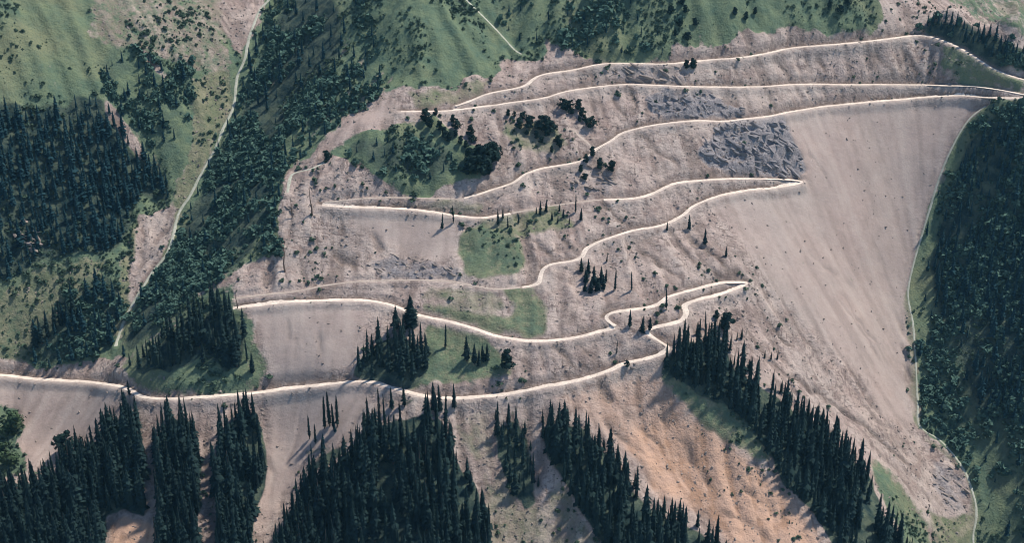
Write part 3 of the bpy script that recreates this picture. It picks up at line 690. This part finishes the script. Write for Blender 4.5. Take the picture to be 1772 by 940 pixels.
def fir_shape(seed, width=0.15, layers=11, per=9, base=0.10, core_sides=7, power=0.85):
    """narrow conifer: a ragged core with whorls of drooping branches"""
    rr = np.random.default_rng(seed); v = []; f = []; t = []
    gap = rr.random(layers) < 0.12
    for k in range(layers):
        h = base + (0.97 - base) * (k / layers) ** 0.95
        u = (h - base) / (1 - base)
        R = width * ((1 - u) ** power) * (0.75 + 0.25 * min(1, u * 6)) * rr.uniform(0.82, 1.15) + 0.008
        if gap[k]: R *= 0.55
        ph = rr.uniform(0, 6.28)
        for q in range(per):
            a = ph + 2 * math.pi * (q + rr.uniform(-0.3, 0.3)) / per
            L = R * rr.uniform(0.65, 1.2); dr = L * rr.uniform(0.35, 0.75); hh = h + rr.uniform(-0.02, 0.02)
            ca, sa = math.cos(a), math.sin(a); wd = L * rr.uniform(0.30, 0.48)
            i = len(v)
            v += [(0, 0, hh + 0.045), (ca * L * .55 - sa * wd, sa * L * .55 + ca * wd, hh - dr * .45), (ca * L, sa * L, hh - dr), (ca * L * .55 + sa * wd, sa * L * .55 - ca * wd, hh - dr * .45)]
            f += [(i, i + 1, i + 2), (i, i + 2, i + 3)]
            tv = rr.random(); t += [tv * 0.4, tv * .8, tv, tv * .8]
    i0_ = len(v)
    rings = 6
    for k in range(rings):
        h = base + (0.99 - base) * k / (rings - 1); u = k / (rings - 1)
        R = width * 0.50 * (1 - u) ** power + 0.004
        for q in range(core_sides):
            a = 2 * math.pi * q / core_sides; r = R * rr.uniform(0.7, 1.2)
            v.append((r * math.cos(a), r * math.sin(a), h + rr.uniform(-.02, .02))); t.append(rr.random() * 0.35)
    for k in range(rings - 1):
        for q in range(core_sides):
            a, b = i0_ + k * core_sides + q, i0_ + k * core_sides + (q + 1) % core_sides
            f += [(a, b, b + core_sides), (a, b + core_sides, a + core_sides)]
    return np.array(v), np.array(f), np.array(t)

def clump_shape(seed, nclump=9, leaves=26, rx=0.34, z0=0.22, z1=1.0, leaf=0.085):
    """rounder tree: leaf tufts spread through several lobes"""
    rr = np.random.default_rng(seed); v = []; f = []; t = []
    for k in range(nclump):
        zz = z0 + (z1 - z0) * (k + 0.5) / nclump
        u = (zz - z0) / (z1 - z0); R = rx * math.sin(math.pi * (0.18 + 0.74 * u)) ** 0.8
        a = rr.uniform(0, 6.28); d = R * rr.uniform(0.1, 0.75)
        c = np.array((d * math.cos(a), d * math.sin(a), zz)); cr_ = R * rr.uniform(0.45, 0.8); ct = rr.random()
        for q in range(leaves):
            n_ = rr.normal(size=3); n_ /= np.linalg.norm(n_)
            p = c + n_ * cr_ * rr.uniform(0.5, 1.05) * np.array((1, 1, 0.75))
            e1 = np.cross(n_, rr.normal(size=3)); e1 /= np.linalg.norm(e1); e2 = np.cross(n_, e1) + n_ * rr.uniform(-.5, .5)
            s = leaf * rr.uniform(0.7, 1.4); i = len(v)
            v += [tuple(p + e1 * s), tuple(p + e2 * s - e1 * s * .4), tuple(p - e2 * s - e1 * s * .4)]
            f.append((i, i + 1, i + 2)); tv = np.clip(ct * .6 + rr.random() * .4, 0, 1); t += [tv] * 3
    return np.array(v), np.array(f), np.array(t)

def crown_mesh(name, shape, mat):
    v, f, t = shape
    me = np_mesh(name, v, f, mat); add_tint(me, t); return me
FIRS = [crown_mesh('fir_crown', fir_shape(400 + k, width=w, layers=l, per=9), mat_needle) for k, (w, l) in enumerate(((.105, 14), (.13, 11), (.095, 15), (.15, 12), (.115, 14), (.08, 12), (.125, 9), (.10, 17)))]
THIN = [crown_mesh('thin_crown', fir_shape(430 + k, width=.075, layers=14, per=7, base=.12, power=.55), mat_needle) for k in range(3)]
ROUND = [crown_mesh('pine_crown', clump_shape(450 + k, 10, 34, rx=.30 + .04 * k, z0=.16), mat_round) for k in range(4)]
LEAFY = [crown_mesh('leafy_crown', clump_shape(470 + k, 18, 48, rx=.46, z0=.08, leaf=.055), mat_leaf) for k in range(2)]
TRUNKS = [np_mesh('trunk', *trunk_shape(480 + k), mat_bark) for k in range(3)]
def dead_shape(seed):
    v, f = trunk_shape(seed, 0.03, 1.0, 6, 0.02); v = list(map(tuple, v)); f = list(map(tuple, f))
    return np.array(v), np.array(f)
def twig_mesh():
    v = [(0, 0, .012), (0, -.010, 0), (0, .010, 0), (1, 0, .1)]
    return np_mesh('branch', v, [(0, 1, 3), (1, 2, 3), (2, 0, 3)], mat_dead)
DEADT = [np_mesh('dead_trunk', *dead_shape(500 + k), mat_dead) for k in range(2)]
TWIG = twig_mesh()

def thing(name, loc, h, rz, wide=1.0):
    o = bpy.data.objects.new(name, None); o.empty_display_size = 1
    o.location = loc; o.scale = (h * wide, h * wide, h); o.rotation_euler = (random.gauss(0, .03), random.gauss(0, .03), rz)
    return link(o)

def place_tree(kind, x, y, h, label, group=None, wide=1.0):
    z = float(ground(x, y)) - 0.1
    name = {'fir': 'conifer_tree', 'thin': 'conifer_tree', 'round': 'pine_tree', 'leafy': 'leafy_tree', 'dead': 'dead_tree'}[kind]
    o = thing(name, (x, y, z), h, random.uniform(0, 6.28), wide)
    if kind == 'dead':
        link(bpy.data.objects.new('trunk', random.choice(DEADT)), o); 
        for q in range(8):
            b_ = link(bpy.data.objects.new('branch', TWIG), o); hh = random.uniform(.3, .95); L = random.uniform(.06, .14) * (1.25 - hh)
            b_.location = (0, 0, hh); b_.rotation_euler = (0, random.uniform(-.4, .4), random.uniform(0, 6.28)); b_.scale = (L, .6, .6)
    else:
        link(bpy.data.objects.new('trunk', random.choice(TRUNKS)), o)
        link(bpy.data.objects.new('crown', random.choice({'fir': FIRS, 'thin': THIN, 'round': ROUND, 'leafy': LEAFY}[kind])), o)
    cat = {'dead': 'dead tree', 'round': 'pine', 'leafy': 'tree'}.get(kind, 'conifer')
    tag(o, label, cat, group)
    return o

# ------------------------------------------------------------------ single trees: (u, v of the foot, height in pixels, kind, label or group key)
LG = {  # look-alike trees standing in one clump share its label
 'knoll': ('small dark pine in the string along the right edge of green knoll', 'pines along the knoll edge'),
 'clump': ('dark bushy pine in the dense clump at right end of green knoll', 'dense pine clump on the knoll'),
 'mid': ('small dark pine in the middle clump right of the green knoll', 'pines right of the knoll'),
 'rightc': ('small dark pine in the clump just under the second highest road', 'pines under the second highest road'),
 'junction': ('small dark tree beside the steep bend of the road under rocky slope', 'trees at the steep road bend'),
 'zig': ('small dark conifer in the group where the faint road passes trees', 'conifers on the faint road'),
 'meadow': ('thin dark conifer in the row above the bright green meadow', 'conifers above the meadow'),
 'dense': ('dark conifer in the compact clump left of two bare slim conifers', 'compact conifer clump in mid slope'),
 'three': ('dark conifer between two road loops near the hairpin', 'conifers between the road loops'),
 'rim': ('small conifer on the scree rim above the long forest strip', 'conifers on the scree rim'),
 'grassrow': ('dark slender conifer on green patch below the middle road', 'conifers on the green patch'),
 'front': ('tall conifer whose top crosses the lowest road at centre', 'conifers crossing the lowest road'),
 'slant': ('tall slim conifer in the small row on pale scree below road', 'slim conifers on the pale scree'),
 'leftrow': ('slender conifer in the row on pale olive slope at far left', 'conifer row at far left'),
 'ridge': ('tall dark conifer below the left end of the middle road', 'conifers below the middle road end'),
 'topdots': ('small dark pine on the green slope above the topmost road', 'pines above the topmost road'),
 'pair': ('small dark pine of the pair standing against the topmost road', 'pair at the topmost road'),
 'rib': ('small dark conifer in the descending line on the rocky rib', 'conifers down the rocky rib'),
}
T = []
def add(key, kind, *items):
    for (u, v, h) in items: T.append((u, v, h, kind, *LG[key]))
def one(u, v, h, kind, label): T.append((u, v, h, kind, label, None))
add('knoll', 'round', (736,211,21),(744,221,18),(754,199,11),(761,226,16),(769,239,17),(777,245,15),(784,212,13),(789,223,15),(788,236,11),(797,249,13),(814,236,18),(819,247,13),(806,256,12))
add('clump', 'round', (820,288,28),(835,292,38),(848,285,32),(826,302,31),(811,281,23),(846,302,16),(856,277,28),(807,303,13),(838,305,22),(828,278,26))
add('mid', 'round', (880,201,11),(890,202,9),(905,206,12),(899,223,18),(916,223,21),(912,234,9),(939,228,25),(933,224,13),(956,230,19),(928,240,13),(945,236,12),(937,248,11),(965,248,13),(969,255,13),(954,264,10))
add('rightc', 'round', (973,190,17),(987,187,13),(1001,190,17),(988,198,10),(1007,202,15),(1011,210,11),(1003,211,9),(1022,221,18),(1027,216,9),(980,192,11))
add('junction', 'round', (1024,271,15),(1014,282,14),(1037,293,17),(1058,297,18),(1005,297,11),(1011,312,11))
add('pair', 'round', (1188,119,14),(1200,119,16))
add('topdots', 'round', (1160,24,13),(1176,46,12),(1191,70,13),(1185,22,12),(1202,44,12),(1168,62,10),(1272,26,12),(1290,34,12),(1306,24,10),(1436,14,12),(1452,22,12),(1468,10,11),(1180,8,12))
add('zig', 'fir', (935,372,24),(945,366,21),(955,381,16),(965,386,13),(975,377,16),(985,388,14),(1005,381,21),(928,370,12),(968,366,14))
one(996,368,32,'thin','tallest slim conifer standing behind the trees on the faint road')
add('meadow', 'fir', (862,389,28),(870,378,20),(879,394,20),(897,387,20),(912,394,16))
one(785,386,30,'thin','slim conifer rising across the pale road, right one of two')
one(765,396,27,'fir','dark conifer beside the pale road, left one of two')
add('dense', 'fir', (1006,470,24),(1018,475,27),(1014,490,28),(1028,492,33),(1040,490,29),(1048,488,22),(1022,508,26),(1012,505,17),(1044,501,27),(1034,503,25))
one(1064,503,38,'thin','left of two slim dark conifers beside the compact clump')
one(1093,503,33,'thin','right of two slim dark conifers beside the compact clump')
one(1050,453,16,'fir','small lone conifer above the compact conifer clump')
one(1153,536,38,'thin','slim dark conifer standing alone between hairpin road branches')
add('three', 'fir', (1090,566,30),(1111,576,28),(1124,573,26))
one(1067,613,23,'thin','small slim conifer on the bare slope below the road junction')
one(1085,636,12,'round','low dark bush tree touching the lowest road near its bend')
add('rib', 'fir', (1193,396,24),(1154,399,16),(1220,423,28),(1256,444,19))
add('rim', 'fir', (1323,621,16),(1334,623,15),(1345,623,17),(1283,587,19),(1275,590,16))
one(1221,571,32,'thin','slim conifer at the upper end of the long forest strip')
one(1256,572,30,'round','rounded dark tree at the upper tip of the long forest strip')
add('grassrow', 'fir', (739,616,40),(808,625,45),(821,630,38),(829,634,30),(836,625,30),(843,625,32))
one(771,602,42,'thin','slim lone conifer on green ground right under the middle road')
one(877,639,32,'round','squat dark pine standing alone right of the green patch')
one(712,566,56,'fir','tall bushy conifer overlapping the bend of the middle road')
one(685,571,42,'fir','pointed conifer left of the bushy conifer on the road bend')
add('front', 'fir', (752,712,52),(762,712,50),(786,706,44),(678,708,38),(700,704,40))
one(656,712,42,'thin','slim conifer casting a long thin shadow on scree below the lowest road')
add('slant', 'thin', (536,760,44),(546,768,36),(562,742,58),(571,738,62),(578,746,50),(584,738,56))
add('leftrow', 'fir', (62,602,40),(73,595,46),(84,586,44),(95,575,46),(106,566,44),(117,558,42),(128,548,40))
add('ridge', 'fir', (369,530,44),(383,540,40),(364,606,54),(393,630,80),(401,625,72),(410,634,62),(330,615,40),(345,600,44),(352,630,40))
one(428,625,40,'thin','slim conifer on green patch, second from its right edge')
one(437,645,36,'fir','conifer at the right edge of green patch above the lowest road')
one(117,782,32,'round','small brownish tree alone on the pale scree at lower left')
one(411,534,30,'dead','bare reddish trunk at the left end of the middle road')
one(540,372,46,'dead','bare brown trunk below the left end of the zigzag road')
one(506,377,34,'dead','short bare trunk on the left crest of the scree spur')
one(493,470,50,'dead','tall bare trunk on the dark left rim of the spur')
one(224,684,26,'fir','small conifer standing right where the lowest road kinks')
one(1240,552,14,'round','small bush tree above the rounded tree by the hairpin')
one(566,278,16,'round','dark bush tree on the crest left of the green knoll')
one(20,750,34,'leafy','green bushy tree at the left edge on pale scree')
one(14,806,34,'leafy','green bushy tree at the left edge above the lower forest')
TA = np.array([(t[0], t[1], t[2]) for t in T], float)
tp = raycast(TA[:, 0], TA[:, 1], Z)
occupied = []
for (u, v, hp, kind, lab, grp), p in zip(T, tp):
    dist = np.linalg.norm(p - np.array((0, 0, CAM_Z)))
    h = hp * dist / FPX / 0.87
    wide = {'fir': 1.15, 'thin': 0.95, 'round': 1.2, 'leafy': 1.1, 'dead': 1.0}[kind]
    if 'bushy conifer' in lab: wide = 1.9
    if grp and grp.startswith('compact'): wide = 1.9
    if grp and ('faint road' in grp or 'green patch' in grp or 'rocky rib' in grp or 'road loops' in grp): wide = 1.5
    place_tree(kind, float(p[0]), float(p[1]), h, lab, grp, wide)
    occupied.append((p[0], p[1]))

# ------------------------------------------------------------------ forests: scatter inside the traced outlines
def scatter(poly, spacing, hpx, jitter=0.25, seed=0, tops=False, gaps=False):
    """random feet inside an outline, thinned in world metres"""
    rr = np.random.default_rng(seed)
    pol = np.array(poly, float); pol = np.clip(pol, (-60, -60), (1832, 1010))
    lo, hi = pol.min(0), pol.max(0)
    area = (hi[0] - lo[0]) * (hi[1] - lo[1]) * 0.11
    k = int(area / spacing ** 2 * 6) + 20
    q = rr.uniform(lo, hi, (k, 2))
    ins = np.zeros(k, bool); xa, ya = pol[-1]
    for xb, yb in pol:
        if ya != yb: ins ^= ((ya > q[:, 1]) != (yb > q[:, 1])) & (q[:, 0] < (xb - xa) * (q[:, 1] - ya) / (yb - ya) + xa)
        xa, ya = xb, yb
    if tops:
        hq = hpx * np.clip(rr.normal(1, jitter, k), 0.45, 1.5); ins2 = np.zeros(k, bool); yt = q[:, 1] - hq * 0.68; xa, ya = pol[-1]
        for xb, yb in pol:
            if ya != yb: ins2 ^= ((ya > yt) != (yb > yt)) & (q[:, 0] < (xb - xa) * (yt - ya) / (yb - ya) + xa)
            xa, ya = xb, yb
        ins &= ins2; hq = hq[ins]
    q = q[ins]
    p = raycast(q[:, 0], q[:, 1], Z)
    ok = ~np.isnan(p[:, 0]); p = p[ok]; q = q[ok]
    if tops: hq = hq[ok]
    cell = {}; keep = []
    for i in range(len(p)):
        cxk, cyk = int(p[i, 0] // spacing), int(p[i, 1] // spacing)
        bad = False
        for a in (-1, 0, 1):
            for b in (-1, 0, 1):
                for j in cell.get((cxk + a, cyk + b), ()):
                    if (p[i, 0] - p[j, 0]) ** 2 + (p[i, 1] - p[j, 1]) ** 2 < (spacing * rr.uniform(.6, 1.1)) ** 2: bad = True; break
                if bad: break
            if bad: break
        if not bad:
            cell.setdefault((cxk, cyk), []).append(i); keep.append(i)
    p = p[keep]; q = q[keep]
    if tops: hq = hq[keep]
    bi = np.clip(np.round((p[:, 0] - core_x[0]) / STEP).astype(int), 0, nx - 1); bj = np.clip(np.round((p[:, 1] - core_y[0]) / STEP).astype(int), 0, ny - 1)
    okr = (best[bj, bi] > rw[bj, bi] + 1.6)
    if gaps: okr &= fbm(p[:, 0], p[:, 1], 17, 501, 2) > -0.74 + rr.uniform(-.1, .1, len(p))
    p = p[okr]; q = q[okr]
    if tops: hq = hq[okr]
    dist = np.linalg.norm(p - np.array((0, 0, CAM_Z)), axis=1)
    h = hq * dist / FPX / 0.87 if tops else hpx * dist / FPX / 0.87 * np.clip(rr.normal(1, jitter, len(p)), 0.45, 1.5)
    return [(p[i, 0], p[i, 1], h[i], h[i] / dist[i] * FPX * .87, q[i, 0], q[i, 1]) for i in range(len(p))]

FORESTS = [  # outline, spacing m, height px, label, group
 (F_A, 4.3, 62, 'forest in the bottom left corner', 'conifers of the bottom left forest'),
 (F_B, 4.2, 66, 'left narrow forest strip below the lowest road', 'conifers of the second forest strip'),
 (F_C, 4.2, 68, 'right narrow forest strip below the lowest road', 'conifers of the third forest strip'),
 (F_D, 4.3, 66, 'big forest wedge at bottom centre', 'conifers of the bottom centre forest'),
 (F_E, 4.6, 44, 'small wood right of the bottom centre forest', 'conifers of the narrow strip'),
 (F_F, 4.3, 56, 'diagonal forest left of the orange scree', 'conifers left of the orange scree'),
 (F_G, 4.2, 52, 'long forest right of the orange scree', 'conifers right of the orange scree'),
 (FOREST_H, 4.0, 46, 'clump between middle and lowest roads', 'conifer clump between the roads'),
 (FOREST_LU, 4.6, 46, 'wood left above the lowest road', 'conifers above the lowest road at left'),
]
cand = []
for k, (poly, sp, hp, lab, grp) in enumerate(FORESTS):
    for q in scatter(poly, sp, hp, 0.33, 900 + k, True, True): cand.append((*q, lab, grp))
def visible(c):
    return -15 < c[4] < 1787 and -5 < c[5] and c[5] - c[3] * 0.9 < 935
vis = [c for c in cand if visible(c)]
rest = [c for c in cand if not visible(c)]
vis.sort(key=lambda c: -c[3])
single = vis[:150]
ORD = ['first', 'second', 'third', 'fourth', 'fifth', 'sixth', 'seventh', 'eighth', 'ninth', 'tenth', 'eleventh', 'twelfth']
named = {}
for (poly, sp, hp, name, grp) in FORESTS:
    mem = [c for c in vis if c[7] == grp]
    if not mem: continue
    us = np.array([c[4] for c in mem]); lo, hi = us.min(), us.max() + 1
    nb = int(np.clip((hi - lo) / 24, 2, 12)); edge = []
    for b_ in range(nb):
        col = [c for c in mem if lo + (hi - lo) * b_ / nb <= c[4] < lo + (hi - lo) * (b_ + 1) / nb]
        if col: edge.append(min(col, key=lambda c: c[5] - c[3]))
    for r_, c in enumerate(edge):
        named[id(c)] = f'{ORD[r_]} conifer from left topping the {name}'
    vs_ = np.array([c[5] for c in mem]); um, vm = np.median(us), np.median(vs_)
    for c in mem:
        if id(c) in named: continue
        zone = ('upper ' if c[5] < vm else 'lower ') + ('left' if c[4] < um else 'right')
        named[id(c)] = f'dark conifer in {zone} part of the {name}'
single_ids = {id(c) for c in single}
for c in vis:
    if id(c) not in single_ids and 'upper edge' in named[id(c)]: single.append(c)
single_ids = {id(c) for c in single}
joined = [c for c in vis if id(c) not in single_ids] + rest
for c in single:
    place_tree('fir', float(c[0]), float(c[1]), float(c[2]), named[id(c)], c[7], random.choice((.7, .85, 1.0, 1.0, 1.15, 1.35)))

# far woods: smaller trees on the flanks, too many to pick apart
far_woods = []
for k, (poly, sp, hp) in enumerate([
    (LEFT_FOREST, 4.1, 28), (LEFT_FOREST2, 7, 20), (LEFT_LOW, 6, 34), (SPUR_FLANK, 9, 20), (TOP_DARK, 10, 13),
    (RIGHT_DARK, 5.2, 26), (RIGHT, 12, 18), (TR_FOREST, 4.2, 18), (KNOLL_DARK, 8, 14), (F_D2, 5, 36)]):
    far_woods += scatter(poly, sp, hp, 0.28, 950 + k, poly is not TR_FOREST, True)
LOW = [fir_shape(600 + k, width=.11 + .015 * k, layers=9, per=7, core_sides=5) for k in range(5)]
def join_instances(name, shapes, items, mat, trunk=True, seed=1, flat=None):
    """one mesh out of many placed copies: items are (x, y, height, width factor)"""
    rr = np.random.default_rng(seed); vs = []; fs = []; ts = []; off = 0
    for (x, y, h, w) in items:
        v, f, t = shapes[rr.integers(len(shapes))]
        a = rr.uniform(0, 6.28); c, s = math.cos(a), math.sin(a)
        vv = np.empty_like(v); vv[:, 0] = (v[:, 0] * c - v[:, 1] * s) * h * w; vv[:, 1] = (v[:, 0] * s + v[:, 1] * c) * h * w; vv[:, 2] = v[:, 2] * h
        vv += np.array((x, y, float(ground(x, y)) - 0.1))
        vs.append(vv); fs.append(f + off); off += len(v); ts.append(np.clip(t * 0.6 + rr.random() * 0.4, 0, 1))
    me = np_mesh(name, np.concatenate(vs), np.concatenate(fs), mat); add_tint(me, np.concatenate(ts))
    return link(bpy.data.objects.new(name, me))
n_near = len(joined)
items = [(c[0], c[1], c[2], random.uniform(.75, 1.35)) for c in joined] + [(c[0], c[1], c[2], random.uniform(1.0, 1.5)) for c in far_woods]
wood = join_instances('distant_forest', LOW, items, mat_hazed_wood, seed=21)
wood.data.materials.append(mat_needle)
wood.data.polygons.foreach_set('material_index', np.concatenate([np.full(len(LOW[0][1]), 1 if k < n_near else 0, np.int32) for k in range(len(items))]))
tag(wood, 'dense dark conifer woods on the flanks and lower slopes', 'forest', kind='stuff')
print('trees', len(T), len(single), len(items))

# ------------------------------------------------------------------ rocks
def hull_rock(seed, npts=12, sq=(1, .8, .7)):
    rr = np.random.default_rng(seed); bm = bmesh.new()
    for _ in range(npts):
        d = rr.normal(size=3); d /= np.linalg.norm(d); d *= rr.uniform(.75, 1.1)
        bm.verts.new((d[0] * sq[0], d[1] * sq[1], d[2] * sq[2]))
    r = bmesh.ops.convex_hull(bm, input=bm.verts)
    bmesh.ops.delete(bm, geom=[g_ for g_ in r['geom_interior'] if isinstance(g_, bmesh.types.BMVert)], context='VERTS')
    bmesh.ops.triangulate(bm, faces=bm.faces)
    bm.verts.index_update()
    v = np.array([tuple(q.co) for q in bm.verts]); f = np.array([[q.index for q in fc.verts] for fc in bm.faces]); bm.free()
    return v, f
ROCK_SH = [hull_rock(700 + k, 11 + k % 4, (1, random.uniform(.6, .9), random.uniform(.6, 1.1))) for k in range(8)]
ROCKM = []
for v, f in ROCK_SH:
    m_ = np_mesh('rock', v, f, mat_rock); add_tint(m_, RNG.random(len(v))); ROCKM.append(m_)
STONEM = []
for v, f in ROCK_SH:
    m_ = np_mesh('rock', v, f, mat_stone); add_tint(m_, RNG.random(len(v))); STONEM.append(m_)
OUTCROPS = [
 (ROCK1, 110, 7.5, 'large jagged grey crag in the upper right scree', ),
 (ROCK2, 45, 6, 'purplish rock band between the upper two level roads'),
 (ROCK3, 38, 4.5, 'dark rock band at the foot of the grey scree in mid left'),
 (ROCK4, 26, 7, 'brown broken rocks under the steep road bend'),
 (ROCK5, 36, 5, 'pale broken rocks on the spur crest left of the knoll'),
 (ROCK6, 26, 5, 'dark boulders in the gully mouth at lower right'),
 (ROCK7, 16, 9, 'pale rocks showing through the dark forest at far left'),
 (ROCK_ROW, 26, 7, 'brown ledge just under the topmost road'),
]
for k, (poly, cnt, size, lab) in enumerate(OUTCROPS):
    pts = scatter(poly, 2.2, size, 0.45, 1200 + k)
    random.shuffle(pts); pts = pts[:cnt]
    if not pts: continue
    cxm = float(np.mean([p[0] for p in pts])); cym = float(np.mean([p[1] for p in pts]))
    root = bpy.data.objects.new('rock_outcrop', None); link(root)
    root.location = (cxm, cym, float(ground(cxm, cym)))
    tag(root, lab, 'rocks')
    for p in pts:
        o = link(bpy.data.objects.new('rock', random.choice(ROCKM if k < 2 else STONEM)), root)
        s = p[2] * 0.62
        o.location = (p[0] - root.location.x, p[1] - root.location.y, float(ground(p[0], p[1])) - root.location.z + s * .1)
        o.scale = (s * random.uniform(1.2, 2.6), s * random.uniform(.5, .9), s * random.uniform(.35, .8))
        o.rotation_euler = (random.gauss(.25, .2), random.gauss(.35, .2), random.gauss(-.45, .3))

# loose stones strewn over the bare slopes
def strew(count, weight, seed, smin, smax, wmin=.8, wmax=1.4):
    rr = np.random.default_rng(seed); out = []
    w = weight.ravel().astype(float); w = w / w.sum()
    pick = rr.choice(len(w), count, p=w)
    jj, ii = np.unravel_index(pick, weight.shape)
    for j, i in zip(jj, ii):
        s = smin + (smax - smin) * rr.random() ** 3
        out.append((core_x[i] + rr.uniform(-.5, .5) * STEP, core_y[j] + rr.uniform(-.5, .5) * STEP, s, rr.uniform(wmin, wmax)))
    return out
Uc, Vc, Fc = project(Xc, Yc, core(Z))
inview = ((Uc > -40) & (Uc < W0 + 40) & (Vc > -40) & (Vc < H0 + 60)).astype(float)
offroad = (best > rw + 0.5).astype(float)
wst = bare * (rough ** 2 + .14) * inview * offroad * np.clip(rill_c * -0.5 + 0.6 + cm['rock'], 0.05, 3)
STN = [(v * np.array((.6, .6, .55)), f, RNG.random(len(v))) for v, f in ROCK_SH]
tag(join_instances('loose_stones', STN, strew(13000, wst, 31, .35, 2.0), mat_stone, seed=32), 'loose stones strewn over the bare scree', 'stones', kind='stuff')

# low scrub on the green slopes and thinly on the scree
SCR = [clump_shape(800 + k, 5, 9, rx=.62, z0=.0, z1=.85, leaf=.26) for k in range(6)]
wsc = inview * offroad * (np.clip(cm['grass'] * 1.0 + cm['dry'] * .5, 0, 1) * np.clip(fbm(Xc, Yc, 34, 151, 3) * 1.9 + .05, 0.01, 1.8) + bare * rough ** 4 * 0.14 * np.clip(fbm(Xc, Yc, 30, 161, 3) * 2, 0, 2))
tag(join_instances('low_scrub', SCR, strew(8000, wsc, 41, .5, 2.4, .9, 1.7), mat_scrub, seed=42), 'low dark green scrub dotting the grassy slopes', 'scrub', kind='stuff')

wfl = inview * offroad * np.clip(sample(raster([(0.35, SPUR_FLANK), (1.3, FLANK_DARK), (0.55, RIGHT), RIGHT_DARK, (0.45, TOP_DARK), (0.9, LEFT_FOREST2), TR_FOREST, (0.7, KNOLL_DARK), (0.6, LEFT_LOW)], 12), Uc, Vc), 0, 1.3) * np.clip(fbm(Xc, Yc, 20, 171, 3) * 1.8 + .5, 0.0, 1.8) * (best > rw + 2.2)
tag(join_instances('tall_scrub', SCR, strew(9000, wfl, 51, 1.2, 5.5, .8, 1.4), mat_thicket, seed=52), 'thick dark bushes covering the shaded flanks beside both gullies', 'thicket', kind='stuff')

# ------------------------------------------------------------------ mountain air
mh = bpy.data.materials.new('haze'); mh.use_nodes = True
hn = mh.node_tree; hn.nodes.remove(hn.nodes['Principled BSDF'])
pv = hn.nodes.new('ShaderNodeVolumePrincipled')
pv.inputs['Color'].default_value = (0.30, 0.72, 1.0, 1); pv.inputs['Density'].default_value = 0.00003; pv.inputs['Anisotropy'].default_value = 0.2
hn.links.new(pv.outputs[0], hn.nodes['Material Output'].inputs['Volume'])
x0, x1, y0, y1, z0, z1 = gx[0] - 5, gx[-1] + 5, -40, gy[-1] + 5, float(Z.min()) - 1, max(float(Z.max()) + 2, CAM_Z + 10)
hv = [(x, y, z) for z in (z0, z1) for y in (y0, y1) for x in (x0, x1)]
hf = [(0, 2, 3, 1), (4, 5, 7, 6), (0, 1, 5, 4), (2, 6, 7, 3), (0, 4, 6, 2), (1, 3, 7, 5)]
tag(link(bpy.data.objects.new('haze', np_mesh('haze', hv, hf, mh))), 'thin bluish mountain air over the whole slope', kind='stuff')
print('haze', z0, z1)
